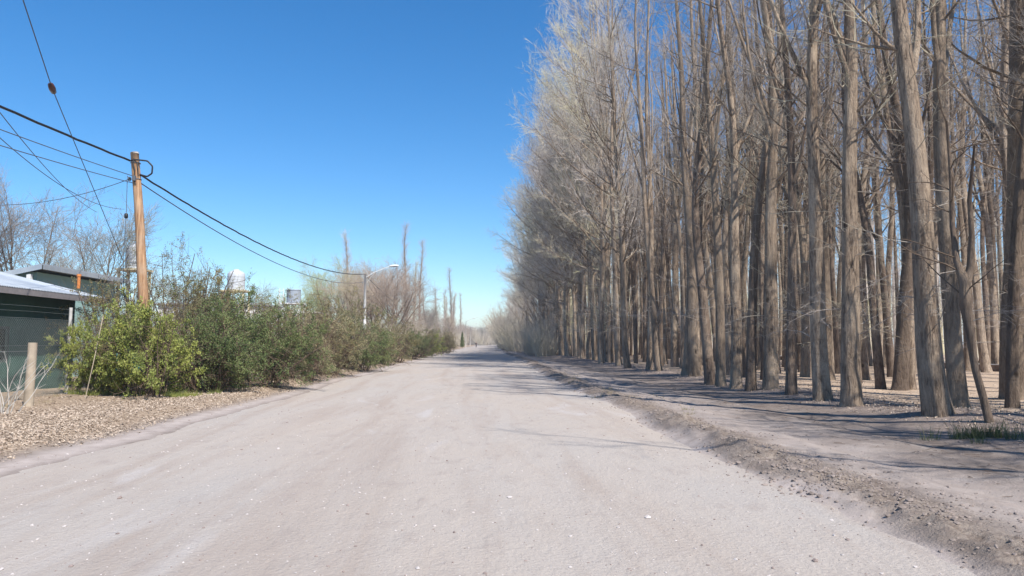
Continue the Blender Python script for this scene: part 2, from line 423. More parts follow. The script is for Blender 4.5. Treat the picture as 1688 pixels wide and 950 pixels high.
def trunk_path(height, lean, g, K=40, wander=0.35, sweep=0.0):
    z = np.linspace(0, 1, K)
    ph = g.uniform(0, 6.28, 4)
    x = lean[0] * z * height + wander * (np.sin(z * 5 + ph[0]) - math.sin(ph[0])) * z ** 0.6 + wander * .3 * (np.sin(z * 13 + ph[2]) - math.sin(ph[2])) * z ** .5
    y = lean[1] * z * height + wander * (np.sin(z * 4 + ph[1]) - math.sin(ph[1])) * z ** 0.6
    x = x - sweep * (1 - np.exp(-z * height / 1.8))
    return np.stack([x, y, z * height - 0.25], -1)

def trunk_mesh(mb, P, r_base, r_top, g, sides=26, lobes=5):
    """tapered trunk with flared foot, lobes and shallow buttresses"""
    K0 = len(P); KK = 110
    s = np.concatenate([np.linspace(0, 0.16, 34), np.linspace(0.165, 1, KK - 34)])
    P = np.stack([np.interp(s, np.linspace(0, 1, K0), P[:, i]) for i in range(3)], -1)
    z = P[:, 2] - P[0, 2]; Ht = z[-1]
    rad = r_top + (r_base - r_top) * (1 - z / Ht) ** 0.85
    rad = rad * (0.90 + 0.30 * np.exp(-z / 0.26) + 0.12 * np.exp(-z / 1.4))
    th = np.arange(sides) / sides * 2 * np.pi
    ph = g.uniform(0, 6.28, 3)
    lob = 0.11 * np.exp(-z / 0.35)[:, None] * np.cos(lobes * th[None] + ph[0]) + 0.05 * np.cos(3 * th[None] + ph[1] + z[:, None] * 0.25) + 0.03 * np.cos(5 * th[None] + ph[2] - z[:, None] * 0.4)
    lob = lob + 0.10 * fbm(np.repeat(th[None] * 3.2, KK, 0) + ph[0], z[:, None] * 0.7 + 0 * th[None], 3, int(ph[1] * 100))
    rr = rad[:, None] * (1 + lob)
    V = np.stack([P[:, 0:1] + rr * np.cos(th), P[:, 1:2] + rr * np.sin(th), np.repeat(P[:, 2:3], sides, 1)], -1)
    idx = np.arange(KK * sides).reshape(KK, sides)
    a = idx[:-1]; b = np.roll(a, -1, 1); d = idx[1:]; c = np.roll(d, -1, 1)
    mb.add(V.reshape(-1, 3), np.stack([a, b, c, d], -1).reshape(-1, 4))
    return P, rad

def make_poplar(seed, height=27, r=0.34, clear=7.0, n1=60, l1=(2.5, 5.0), bias=None, biaslow=False, wide=0, fork=3,
                low=18, mat=M_TWIG, bmat=M_BARK, lean=(0, 0), sweep=0.0, dense=1.0, narrow=False, proto_name='poplar_tree', bough=.075):
    g = np.random.default_rng(seed)
    root = empty(proto_name)
    tm = MB(); P0 = trunk_path(height, lean, g, sweep=sweep, wander=0.42)
    P, rad = trunk_mesh(tm, P0, r, 0.035, g)
    z = P[:, 2]
    Pm = P[None]; Rm = rad[None]
    tt = lambda h: float(np.interp(h, z, np.linspace(0, 1, len(z))))
    # ascending leaders that fork off the trunk
    Ls, Rs = [], []
    for k in range(fork):
        if fork and k >= fork: break
        t = tt(g.uniform(clear * 0.9, height * 0.55))
        q, qr = grow(Pm, Rm, 1, t, t + 0.01, (16, 30), (height * .34, height * .5), 14, 0.10, 0.045, 0.50, 0.12, g, 0)
        tm.tubes(q, qr, 10); Ls.append(q); Rs.append(qr)
    cm = MB()
    # primary limbs
    ang = (14, 30) if narrow else (38, 68)
    trop = 0.10 if narrow else 0.13
    q1, r1 = grow(Pm, Rm, n1, tt(clear), 0.97, ang, l1, 7, trop, 0.07, 0.30, 0.22, g, 0.45, 0.018)
    r1 = np.minimum(r1, r1[:, :1] * 0 + 0.075 * np.linspace(1, .25, 7))
    if bias is not None:
        d = q1[:, -1] - q1[:, 0]; side = (d[:, 0] * bias[0] + d[:, 1] * bias[1]) / (np.linalg.norm(d[:, :2], axis=1) + 1e-6)
        k = 1 + 0.75 * np.clip(side, 0, 1) - 0.35 * np.clip(-side, 0, 1)
        q1 = q1[:, :1] + (q1 - q1[:, :1]) * k[:, None, None]
    parts = [(q1, r1)]
    for q, qr in zip(Ls, Rs):
        a_, b_ = grow(q, qr, max(6, n1 // 5), 0.15, 0.98, (25, 55), (l1[0] * .6, l1[1] * .7), 7, trop, 0.07, 0.35, 0.22, g, 0.4, 0.014)
        parts.append((a_, np.minimum(b_, 0.05)))
    Q1 = np.concatenate([p[0] for p in parts]); R1 = np.concatenate([p[1] for p in parts])
    tm.tubes(Q1, R1, 5, False)
    Q2, R2 = grow(Q1, R1, int(9 * dense), 0.15, 1.0, (25, 60), (0.7, 2.0), 5, 0.10, 0.10, 0.55, 0.4, g, 0.4, 0.009)
    R2 = np.minimum(R2, 0.022)
    cm.tubes(Q2, R2, 3, False)
    Q3, R3 = grow(Q2, R2, int(6 * dense), 0.1, 1.0, (20, 60), (0.25, 0.85), 3, 0.12, 0.12, 0.75, 0.5, g, 0.3, 0.0055)
    R3 = np.minimum(R3, 0.0095)
    cm.tubes(Q3, R3, 3, False)
    # small dead side shoots on the bare lower trunk
    if low:
        q, qr = grow(Pm, Rm, low, tt(2.2), tt(clear + 3), (55, 95), (0.6, 2.4), 6, -0.01, 0.16, 0.1, 0.3, g, 0.0, 0.010)
        qr = np.minimum(qr * .7, 0.013); cm.tubes(q, qr, 4, False)
        q2, r2 = grow(q, qr, 5, 0.2, 1, (25, 60), (0.3, 1.0), 4, -0.02, 0.15, 0.6, 0.4, g, 0.3, 0.004)
        cm.tubes(q2, r2, 3, False)
        q3, r3 = grow(q2, r2, 4, 0.2, 1, (25, 60), (0.15, 0.45), 3, 0, 0.15, 0.8, 0.5, g, 0.3, 0.0028)
        cm.tubes(q3, r3, 3, False)
    # long overhanging boughs
    if wide:
        q, qr = grow(Pm, Rm, wide, tt(5.5), tt(22), (55, 82), (5.0, 9.0), 10, 0.045, 0.06, 0.42, 0.15, g, 0.15, 0.04)
        if bough < .06: q = q[:, :1] + (q - q[:, :1]) * .6
        d = q[:, -1] - q[:, 0]
        if bias is not None:
            sgn = np.sign(d[:, 0] * bias[0] + d[:, 1] * bias[1])
            q[:, :, 0] = np.where((sgn < 0)[:, None], 2 * q[:, :1, 0] - q[:, :, 0], q[:, :, 0])
        qr = np.minimum(qr, bough * np.linspace(1, .15, 10)); tm.tubes(q, qr, 6, False)
        a2, b2 = grow(q, qr, 14, 0.2, 1, (25, 60), (1.2, 3.2), 6, 0.10, 0.09, 0.5, 0.3, g, 0.4, 0.012)
        tm.tubes(a2, b2, 4, False)
        a3, b3 = grow(a2, b2, 9, 0.1, 1, (25, 60), (0.4, 1.3), 4, 0.10, 0.11, 0.6, 0.4, g, 0.3, 0.006)
        b3 = np.minimum(b3, 0.012); cm.tubes(a3, b3, 3, False)
        a4, b4 = grow(a3, b3, 3, 0.2, 1, (20, 50), (0.2, 0.5), 3, 0.10, 0.1, 0.8, 0.6, g, 0.3, 0.004)
        cm.tubes(a4, b4, 3, False)
    link('trunk', tm.mesh('trunk', bmat, True), root)
    link('crown', cm.mesh('crown', mat, False), root)
    return root

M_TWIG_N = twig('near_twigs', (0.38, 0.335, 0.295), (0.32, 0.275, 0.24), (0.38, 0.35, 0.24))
MINUS_X = (-1, 0)
EDGE = [make_poplar(100 + i, height=h, r=r_, clear=c_, n1=60, l1=(2.8, 7.0), bias=MINUS_X, wide=9, fork=2, low=20, lean=ln, sweep=sw, dense=1.0)
        for i, (h, r_, c_, ln, sw) in enumerate([(27, .31, 6.5, (-.004, 0), .35), (29, .28, 7.5, (.006, .004), .15), (26, .26, 6.0, (-.008, -.003), .45), (28, .33, 8.0, (0, .006), .05)])]
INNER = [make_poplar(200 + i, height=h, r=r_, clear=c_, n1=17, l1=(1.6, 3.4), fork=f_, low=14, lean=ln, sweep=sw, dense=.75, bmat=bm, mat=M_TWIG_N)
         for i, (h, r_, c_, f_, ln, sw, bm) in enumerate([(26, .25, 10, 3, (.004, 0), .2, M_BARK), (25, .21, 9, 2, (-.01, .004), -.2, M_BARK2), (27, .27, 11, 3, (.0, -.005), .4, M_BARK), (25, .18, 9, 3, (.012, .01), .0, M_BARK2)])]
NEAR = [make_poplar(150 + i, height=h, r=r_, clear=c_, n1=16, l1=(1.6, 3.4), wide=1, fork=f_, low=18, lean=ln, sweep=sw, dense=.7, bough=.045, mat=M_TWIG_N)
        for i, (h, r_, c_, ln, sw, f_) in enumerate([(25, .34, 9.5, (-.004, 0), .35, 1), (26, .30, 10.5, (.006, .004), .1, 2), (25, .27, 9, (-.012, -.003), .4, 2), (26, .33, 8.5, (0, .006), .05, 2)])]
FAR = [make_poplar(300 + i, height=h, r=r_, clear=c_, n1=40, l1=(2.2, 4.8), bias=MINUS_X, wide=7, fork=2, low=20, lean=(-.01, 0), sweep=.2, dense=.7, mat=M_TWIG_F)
       for i, (h, r_, c_) in enumerate([(24, .28, 2.5), (22, .25, 1.6)])]

TILT = .3; used = set(); tilt = np.random.default_rng(55)
def place(proto, x, y, rz=0.0, s=1.0, label=None, cat='tree', group=None, sz=None, dz=0.0, name=None):
    z = H(x, y) + dz
    if proto.name in used:
        o = dup(proto, (x, y, z), rz, (s, s, sz or s))
    else:
        used.add(proto.name); o = proto; o.location = (x, y, z); o.rotation_euler = (0, 0, rz); o.scale = (s, s, sz or s)
    if name: o.name = name
    if 'poplar' in o.name: o.rotation_euler = (R(tilt.normal() * 1.1 * TILT), R((tilt.normal() * 1.1 - .3) * TILT), rz)
    tag(o, label, cat, group)
    return o

# named trees of the roadside row: (photo px of the foot, proto, yaw deg, scale, label)
ROW = [
 (1550, 686, NEAR[0], 10, .94, 'thick dark trunk nearest the camera, largest of the roadside row'),
 (1403, 664, NEAR[3], -5, .92, 'broad sunlit poplar with a swollen pale trunk, second in the roadside row'),
 (1357, 656, NEAR[1], 8, .95, 'dark leaning trunk immediately behind the broad sunlit poplar'),
 (1304, 648, INNER[1], 60, .95, 'slim pale trunk standing between the dark leaning trunk and a wider sunlit one'),
 (1270, 641, NEAR[3], -8, .92, 'smooth sunlit trunk with a straight flared foot, fourth wide trunk of the row'),
 (1238, 640, INNER[3], 30, 1.2, 'narrow shaded trunk pressed against the right side of a curved pale one'),
 (1212, 636, NEAR[1], 170, .85, 'curved pale trunk bulging to one side halfway up, in the roadside row'),
 (1188, 632, INNER[0], 70, .95, 'straight sunlit trunk between a black shaded trunk and the curved pale one'),
 (1172, 629, INNER[1], 200, 1.25, 'almost black shaded trunk beside the ringed sunlit one'),
 (1148, 622, NEAR[0], 20, .95, 'stout trunk with ringed scaly bark in full sun, in the roadside row'),
 (1128, 618, INNER[2], 140, .9, 'dark slanting trunk directly left of the ringed sunlit trunk'),
 (1087, 610, NEAR[2], -12, .9, 'pair-like pale trunk with a wide foot on a small soil mound'),
 (1070, 609, INNER[0], 200, .9, 'pale thinner trunk sharing the soil mound with a wider one'),
 (1036, 606, EDGE[2], 15, 1.0, 'dark trunk forking low, left of the pale trunks on the mound'),
 (1021, 603, INNER[2], 20, .95, 'shaded trunk with thin sunlit sliver beside the low forking one'),
 (992, 598, EDGE[1], -15, 1.0, 'pale pinkish straight trunk framed by two dark trunks, far along the row'),
]
taken = []
for px, py, pr, rz, s, lab in ROW:
    p = gnd(px, py, 0.16); s *= .84
    place(pr, p.x, p.y, R(rz), s, lab, 'poplar tree', 'poplars of the roadside row', sz=min(1.0, max(.72, (.5 * p.y + 5) / 26))); taken.append((p.x, p.y))
# interior ones near enough to name
INN = [
 (1678, 656, INNER[2], 40, 1.6, 'very thick brown trunk cut by the right edge of the photo'),
 (1482, 642, INNER[1], 10, 1.3, 'shaded trunk curving at its foot, between the broad sunlit poplar and the nearest trunk'),
 (1498, 641, INNER[0], 90, .9, 'pale trunk touching the dark curving one, in front of the low kerb'),
 (1452, 640, INNER[3], 150, 1.0, 'slim pale trunk alone on sunlit sand in front of the low kerb'),
 (1583, 681, INNER[0], 10, .85, 'sunlit trunk leaning out from behind the nearest dark trunk'),
]
for px, py, pr, rz, s, lab in INN:
    p = gnd(px, py, 0.0)
    place(pr, p.x, p.y, R(rz), s, lab, 'poplar tree', 'poplars inside the grove', sz=.74); taken.append((p.x, p.y))
g = np.random.default_rng(11)
def free(x, y, d):
    return all((x - a) ** 2 + (y - b) ** 2 > d * d for a, b in taken)
# rest of the roadside row and unseen trees added off the right side to shade it
y = 60.0; n = 0
while y < 128:
    x = 10.8 + float(curve(np.array([y]))[0]) + g.normal() * .45
    if free(x, y, 1.1):
        far = y > 96
        lab = ('bare poplar in the far end of the roadside row, twigs down to the ground' if far else 'bare poplar halfway along the roadside row, standing close to its neighbours')
        place(EDGE[g.integers(4)] if not far else FAR[g.integers(2)], x, y, R(g.uniform(-35, 35)), g.uniform(.82, 1.02), lab, 'poplar tree',
              'poplars of the roadside row, far end' if far else 'poplars of the roadside row, middle', sz=g.uniform(1.02, 1.2)); taken.append((x, y)); n += 1
    y += g.uniform(1.5, 2.8)
while y < 300:
    x = 10.3 + float(curve(np.array([y]))[0]) + g.normal() * .9
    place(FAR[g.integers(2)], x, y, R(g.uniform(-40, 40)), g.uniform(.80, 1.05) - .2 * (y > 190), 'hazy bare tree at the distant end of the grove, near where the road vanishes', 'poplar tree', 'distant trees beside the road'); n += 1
    y += g.uniform(3.5, 7)
TILT = 1.0
for (x, y) in [(12.9, 12.8), (14.4, 13.0), (15.4, 11.3), (14.0, 6.3), (18.9, 10.8), (11.2, 8.2), (12.3, 5.6), (13.6, 3.4), (16.6, 7.2)]:
    place(INNER[g.integers(4)], x, y, R(g.uniform(-20, 20)), 1.1, 'poplar just past the right edge of the photo that shades the nearest trunk', 'poplar tree', 'poplars past the right edge', sz=.40 if x < 12 else .55); taken.append((x, y))
# grove interior, jittered planting lines
cand = []
for i in range(66):
    for j in range(24):
        yy = 12 + i * 2.6 + g.uniform(-1., 1.); xx = 13.0 + j * 2.6 + g.uniform(-.9, .9)
        cand.append((xx, yy))
cnt = 0; rest = []
for xx, yy in sorted(cand, key=lambda p: p[0] ** 2 + p[1] ** 2):
    if xx > 0.80 * yy + 2.5 or yy > 165 or xx < 12.9 or 30.0 < xx < 32.6: continue
    if yy > 60 and xx > 13 + 22: continue
    if xx < 24 and yy < 32 and g.random() < .30: continue
    if 18 < yy < 44 and .50 < xx / yy < .74 and g.random() < .6: continue
    if yy > 60 and g.random() < .2: continue
    if not free(xx, yy, 1.5): continue
    if n + cnt > 272: rest.append((xx, yy)); continue
    if xx > 32: lab, grp = 'slender poplar trunk beyond the low kerb, deep in the grove', 'poplars beyond the low kerb'
    elif yy < 60: lab, grp = 'bare poplar inside the grove on the sandy floor, between roadside row and low kerb', 'poplars inside the grove'
    else: lab, grp = 'poplar crowded in the far depth of the grove behind the roadside row', 'poplars deep in the grove'
    place(INNER[g.integers(4)], xx, yy, R(g.uniform(0, 360)), g.uniform(.78, 1.15), lab, 'poplar tree', grp, sz=g.uniform(.85, 1.05) * min(1.0, max(.72, (.5 * yy + 5) / 26))); taken.append((xx, yy)); cnt += 1
print('TREES', n, cnt)

# far mass of the grove: one object
def trees_mass(name, spots, g, mat, hmin, hmax, n1=12, n2=6, n3=3):
    mb = MB()
    for x, y in spots:
        h = g.uniform(hmin, hmax); P = trunk_path(h, (g.normal() * .02, 0), g, K=9); P = P + np.array([x, y, H(x, y)])
        rr = np.linspace(g.uniform(.16, .30), .03, 9)
        mb.tubes(P[None], rr[None], 6, False)
        q, r_ = grow(P[None], rr[None], n1, .08, .97, (25, 50), (2, 5), 5, .12, .07, .3, .3, g, .5, .02)
        r_ = np.minimum(r_, .05); mb.tubes(q, r_, 3, False)
        q2, r2 = grow(q, r_, n2, .1, 1, (25, 55), (.6, 2), 3, .1, .1, .6, .4, g, .4, .014); mb.tubes(q2, r2, 3, False)
        if n3:
            q3, r3 = grow(q2, r2, n3, .1, 1, (25, 55), (.3, 1), 2, .1, .1, .8, .6, g, .4, .010); mb.tubes(q3, r3, 3, False)
    return mb.obj(name, mat)
gg = np.random.default_rng(5)
sp_ = [(gg.uniform(37, 115), gg.uniform(44, 210)) for _ in range(420)] + [(gg.uniform(14, 40), gg.uniform(165, 320)) for _ in range(60)]
sp_ = [(x, y) for x, y in sp_ if x < .85 * y and x * x + y * y > 6400 or x > 45] + rest; print('MASS', len(sp_), len(rest))
tag(trees_mass('far_grove', sp_, gg, M_TWIG, 20, 27), 'mass of thin grey poplars filling the far depth of the grove', 'woodland', kind='stuff')

# ------------------------------------------------------------------ brush thicket low on the far right side of the road
def make_brush(seed, h=5, r=2.2, n=70, mat=M_BRUSH):
    g = np.random.default_rng(seed); root = empty('brush_thicket'); mb = MB()
    a = g.uniform(0, 6.28, n); rr = r * .6 * np.sqrt(g.uniform(0, 1, n)); base = np.stack([rr * np.cos(a), rr * np.sin(a), np.full(n, -.1)], -1)
    d = unit(np.stack([np.cos(a) * .35 + g.normal(size=n) * .15, np.sin(a) * .35 + g.normal(size=n) * .15, np.ones(n)], -1))
    L = g.uniform(.55, 1, n) * h; out = [base]
    for k in range(6):
        out.append(out[-1] + d * (L / 6)[:, None]); d = unit(d + g.normal(size=d.shape) * .08)
    P = np.stack(out, 1); Rd = np.linspace(.03, .008, 7)[None] * g.uniform(.7, 1.3, (n, 1))
    mb.tubes(P, Rd, 3, False)
    link('stem', mb.mesh('stem', mat), root)
    mb = MB()
    q, r_ = grow(P, Rd, 6, .1, 1, (20, 50), (.5, 1.6), 4, .08, .1, .6, .4, g, .3, .008); mb.tubes(q, r_, 3, False)
    q2, r2 = grow(q, r_, 4, .1, 1, (20, 50), (.2, .7), 3, .08, .1, .8, .6, g, .3, .006); mb.tubes(q2, r2, 3, False)
    link('twigs', mb.mesh('twigs', mat), root)
    return root
BR = [make_brush(400), make_brush(401, 6, 2.5, 80)]
y = 92.0
while y < 290:
    x = 9.2 + float(curve(np.array([y]))[0]) - .9 * sstep(100, 200, y) * 3 + g.normal() * .5
    place(BR[g.integers(2)], x, y, g.uniform(0, 6), g.uniform(.7, 1.2) * (1 + .7 * float(sstep(110, 170, y))), 'pale leafless thicket of thin stems at the foot of the far roadside trees', 'thicket', 'pale thickets along the far right verge')
    y += g.uniform(3.5, 6.5)

# ------------------------------------------------------------------ leafy bushes on the left
def make_bush(seed, h, r, leafm, nleaf=26000, leaf=.05, open_=0.0, nstem=26, name='bush', twiggy=0.3):
    g = np.random.default_rng(seed); root = empty(name); mb = MB()
    n = nstem; a = g.uniform(0, 6.28, n); rr = r * .35 * np.sqrt(g.uniform(0, 1, n))
    base = np.stack([rr * np.cos(a), rr * np.sin(a), np.full(n, -.15)], -1)
    sp = g.uniform(.1, 1.0, n); d = unit(np.stack([np.cos(a) * sp * r / h * 1.5, np.sin(a) * sp * r / h * 1.5, np.ones(n)], -1))
    L = h * g.uniform(.6, 1.0, n) * (1 - .25 * sp); out = [base]
    for k in range(7):
        out.append(out[-1] + d * (L / 7)[:, None]); d = unit(d + g.normal(size=d.shape) * .10 + np.array([0, 0, -.02]))
    P = np.stack(out, 1); Rd = np.linspace(.035, .010, 8)[None] * g.uniform(.6, 1.3, (n, 1))
    mb.tubes(P, Rd, 4, False)
    q1, r1 = grow(P, Rd, 9, .14, 1, (45, 85), (r * .35, r * .85), 5, .0, .12, .5, .4, g, .35, .008); mb.tubes(q1, r1, 3, False)
    q2, r2 = grow(q1, r1, 6, .15, 1, (25, 60), (.25, .75), 4, .0, .15, .6, .5, g, .3, .005); mb.tubes(q2, r2, 3, False)
    link('stems', mb.mesh('stems', M_STEM), root)
    # leaves along the finest shoots, gathered in sprays
    cq = q2[:, 2]; w = fbm(cq[:, 0] * 1.9 + cq[:, 2] * .7 + seed, cq[:, 1] * 1.9 + cq[:, 2] * 2.1, 2, seed) + .5 + g.normal(size=len(q2)) * .05; keep = np.where(w > np.quantile(w, .25 + open_))[0]
    k = g.choice(keep, nleaf); t = g.uniform(0.05, 1.05, nleaf) * 3; i = np.minimum(t.astype(int), 2); f = (t - i)[:, None]
    c = q2[k, i] * (1 - f) + q2[k, i + 1] * f + g.normal(size=(nleaf, 3)) * .035
    c = c[c[:, 2] > .04]; nl = len(c)
    u_ = unit(unit(q2[k, 3] - q2[k, 0])[:nl] + g.normal(size=(nl, 3)) * .7); v_ = unit(np.cross(u_, g.normal(size=(nl, 3)) + np.array([0, 0, 1.2])))
    s = leaf * g.uniform(.55, 1.25, nl)[:, None]; nn = np.cross(u_, v_)
    V = np.stack([c, c + u_ * s * .5 + v_ * s * .28 + nn * s * .1, c + u_ * s, c + u_ * s * .5 - v_ * s * .28 + nn * s * .1], 1)
    F = np.arange(nl * 4).reshape(-1, 4)
    link('foliage', mesh_np('foliage', V.reshape(-1, 3), F, leafm), root)
    return root
B_Y = make_bush(500, 3.0, 1.9, M_LEAF_Y, 30000, .085, .35)
B_D = make_bush(501, 3.4, 2.0, M_LEAF_D, 36000, .06, .1)
B_O = make_bush(502, 3.6, 2.0, M_LEAF_O, 30000, .055, .2)
B_T = make_bush(503, 3.2, 1.9, M_LEAF_T, 26000, .055, .25)
B_S = make_bush(504, 4.8, 2.0, M_LEAF_O, 26000, .05, .3, 26)
B_D2 = make_bush(505, 3.4, 1.9, M_LEAF_D, 36000, .06, .1)
GB = 'bushes along the left verge'
for (pr, px, D, xo, rz, s, sz, lab) in [
    (B_Y, 252, 21.0, 0, 0, .70, .88, 'bright yellow-green bush in front of the wooden utility pole'),
    (B_Y, 172, 22.2, 0, 2.2, .50, .80, 'yellow-green bush reaching over the chain-link fence beside the green house'),
    (B_S, 205, 26.0, 0, 0, .8, .92, 'tall sparse bush with loose twiggy top behind the fence end'),
    (B_S, 300, 25.5, 0, 2.0, .8, 1.0, 'tall sparse bush with reddish twigs just right of the wooden pole'),
    (B_D, 345, 23.6, 0, 0, .88, .85, 'dark green bush right of the utility pole, with black shade under it'),
    (B_D2, 425, 25.6, 0, 1.0, .9, .95, 'dense dark green bush below the white water tank'),
    (B_O, 380, 28.5, 0, 1.4, 1.0, .98, 'olive bush behind the dense dark green bushes'),
    (B_T, 492, 30.5, 0, 0, .9, .85, 'tan-olive bush with dry lower twigs below the grey tank'),
    (B_O, 500, 34.5, 0, 0.4, .95, .93, 'brownish olive bush topped with rusty shoots, behind the tan one'),
    (B_T, 535, 36.0, 0, 2.5, .9, .9, 'tan dry-looking bush before the dark bush at the lamp post'),
    (B_D, 588, 42.5, 0, 2.5, .92, .92, 'dark blue-green bush standing in front of the white lamp post'),
    (B_O, 560, 45.0, 0, 3.5, 1.12, 1.15, 'tall olive-brown bush rising behind the dark one near the lamp post'),
    (B_T, 632, 55.0, 0, 1.0, .95, .85, 'light olive bush just past the white lamp post'),
    (B_O, 648, 62.0, 0, 5.0, 1.0, .9, 'rusty olive bush, second past the white lamp post'),
    (B_D2, 675, 74.0, 0, 2.0, 1.0, .88, 'dark green bush, third past the white lamp post'),
    (B_T, 690, 86.0, 0, 3.0, 1.05, .95, 'pale olive bush between two green ones, far down the left verge'),
    (B_Y, 706, 100.0, 0, 2.0, 1.0, 1.0, 'yellow-green far bush, next to last in the left line'),
    (B_O, 722, 116.0, 0, 1.0, 1.0, 1.1, 'last olive bush at the far end of the left line'),
    (B_T, 735, 130.0, 0, 4.0, 1.0, 1.1, 'small pale bush where the left line of bushes ends'),
]:
    p = at(px, 600, D); place(pr, p.x, p.y, rz, s * 1.05, lab, 'bush', GB, sz=sz * 1.2)

# ------------------------------------------------------------------ bare trees on the left background
def make_spread(seed, height, r, mat, clear=2.0, l=(4, 7), n0=6, weep=0.0, name='bare_tree', d2=8, d3=6):
    g = np.random.default_rng(seed); root = empty(name); tm = MB()
    P0 = trunk_path(height * .45, (g.normal() * .03, 0), g, K=16, wander=.2)
    rad = np.linspace(r, r * .45, 16); tm.tubes(P0[None], rad[None], 10, False)
    q0, r0 = grow(P0[None], rad[None], n0, .35, 1.0, (18, 45), (height * .42, height * .62), 9, .07, .06, .6, .2, g, .1)
    tm.tubes(q0, r0, 7, False)
    link('trunk', tm.mesh('trunk', M_BARK2, True), root)
    cm = MB()
    q1, r1 = grow(q0, r0, 10, .2, 1, (25, 55), (l[0] * .4, l[1] * .5), 6, .06 - weep, .08, .5, .3, g, .4, .012); cm.tubes(q1, r1, 4, False)
    q2, r2 = grow(q1, r1, d2, .15, 1, (25, 55), (.7, 2.2), 5, .05 - weep * 2, .1, .6, .4, g, .3, .008); r2 = np.minimum(r2, .02); cm.tubes(q2, r2, 3, False)
    q3, r3 = grow(q2, r2, d3, .1, 1, (20, 50), (.3, .9), 3, .05 - weep * 3, .1, .8, .6, g, .3, .006); r3 = np.minimum(r3, .01); cm.tubes(q3, r3, 3, False)
    link('crown', cm.mesh('crown', mat), root)
    return root
def make_lombardy(seed, h, mat=M_TWIG_R):
    return make_poplar(seed, height=h, r=.3, clear=1.5, n1=90, l1=(1.6, 3.2), fork=0, low=0, mat=mat, narrow=True, dense=.9, proto_name='columnar_poplar')
M_TWIG_L = twig('dull_twigs', (0.27, 0.245, 0.23), (0.23, 0.205, 0.19), (0.27, 0.27, 0.17))
T1 = make_spread(600, 11.5, .22, M_TWIG_L, name='bare_tree'); T2 = make_spread(601, 9, .16, M_TWIG_L, n0=5)
T3 = make_spread(602, 13, .3, M_TWIG_G, n0=12, weep=.03, name='budding_tree', d2=10, d3=8); T4 = make_spread(603, 10, .2, M_TWIG_R, n0=10, d3=7)
L1 = make_lombardy(604, 26); L2 = make_lombardy(605, 22, M_TWIG)
LB = [
 (T1, 22, 44, 0, 1.0, 'bare_tree', 'spreading bare tree above the green house roof at the left edge', 'tree'),
 (T2, -40, 42, 1, 1.1, 'bare_tree', 'bare tree partly cut by the left edge of the photo', 'tree'),
 (T2, 172, 38, 2, 1.02, 'bare_tree', 'thin bare tree left of the wooden utility pole', 'tree'),
 (T2, 118, 52, 3, .9, 'bare_tree', 'small bare tree between the house roof and the pole', 'tree'),
 (T2, 300, 47, 4, .7, 'bare_tree', 'small bare tree right behind the wooden pole', 'tree'),
 (T2, 400, 70, 1, .8, 'bare_tree', 'faint bare tree behind the white water tank', 'tree'),
 (T2, 452, 80, 5, .75, 'bare_tree', 'low bare tree between the two water tanks', 'tree'),
 (T3, 543, 104, 0, 1.05, 'budding_tree', 'rounded pale green budding tree left of the lamp post', 'tree'),
 (T3, 505, 112, 2, .9, 'budding_tree', 'lower budding tree at the left flank of the rounded one', 'tree'),
 (T4, 615, 90, 1, 1.15, 'bare_tree', 'reddish brown bare tree right behind the lamp post', 'tree'),
 (T4, 640, 84, 3, 1.1, 'bare_tree', 'reddish brown bare tree below the lamp head', 'tree'),
 (T4, 655, 105, 5, 1.3, 'bare_tree', 'reddish bare tree at the foot of the tallest columnar poplar', 'tree'),
 (T4, 600, 130, 4, 1.6, 'bare_tree', 'greyish bare tree in the gap behind the lamp post', 'tree'),
 (T4, 570, 95, 2, 1.15, 'bare_tree', 'brown bare tree in front of the rounded budding tree', 'tree'),
 (L2, 577, 150, 0, 1.1, 'columnar_poplar', 'thin pale columnar poplar left of the lamp post', 'poplar tree'),
 (L1, 671, 152, 0, 1.02, 'columnar_poplar', 'tallest columnar poplar on the left side of the road', 'poplar tree'),
 (L1, 692, 158, 2, .92, 'columnar_poplar', 'second columnar poplar just right of the tallest one', 'poplar tree'),
 (L2, 683, 175, 3, .95, 'columnar_poplar', 'faint columnar poplar between the two tall ones', 'poplar tree'),
 (L2, 703, 190, 1, .75, 'columnar_poplar', 'short columnar poplar at the right of the tall pair', 'poplar tree'),
]
for pr, px, D, rz, s, nm, lab, cat in LB:
    p = at(px, 560, D); place(pr, p.x, p.y, rz, s, lab, cat, name=nm)
gl = np.random.default_rng(77)
for k in range(26):
    D = gl.uniform(120, 330); px = 700 + (D - 120) / 210 * 62 + gl.normal() * 8
    if px > 776: px = 770
    p = at(px, 560, D)
    place([L2, T4, L1, T2][gl.integers(4)], p.x, p.y, gl.uniform(0, 6), gl.uniform(.6, 1.0), 'hazy bare tree among the far trees left of the vanishing road', 'tree', 'far bare trees left of the road')
for k in range(10):
    D = gl.uniform(330, 460); px = 768 + k * 5.0
    p = at(px, 560, D); place([T4, T2][gl.integers(2)], p.x, p.y, gl.uniform(0, 6), gl.uniform(.9, 1.3), 'tiny hazy tree closing the view where the road vanishes', 'tree', 'trees where the road vanishes')
y = 78.0
while y < 300:
    x = -9.6 + float(curve(np.array([y]))[0]) - gl.uniform(0, 4)
    place(BR[gl.integers(2)], x, y, gl.uniform(0, 6), gl.uniform(.6, 1.1), 'pale leafless brush behind the far bushes on the left verge', 'thicket', 'pale brush on the left verge')
    y += gl.uniform(5, 9)
for k in range(12):
    p = at(762 + k * 4.6 + gl.normal(), 560, gl.uniform(330, 430)); place(BR[gl.integers(2)], p.x, p.y, gl.uniform(0, 6), gl.uniform(1.2, 1.9), 'tiny hazy brush closing the far end of the road', 'thicket', 'brush at the far end of the road')
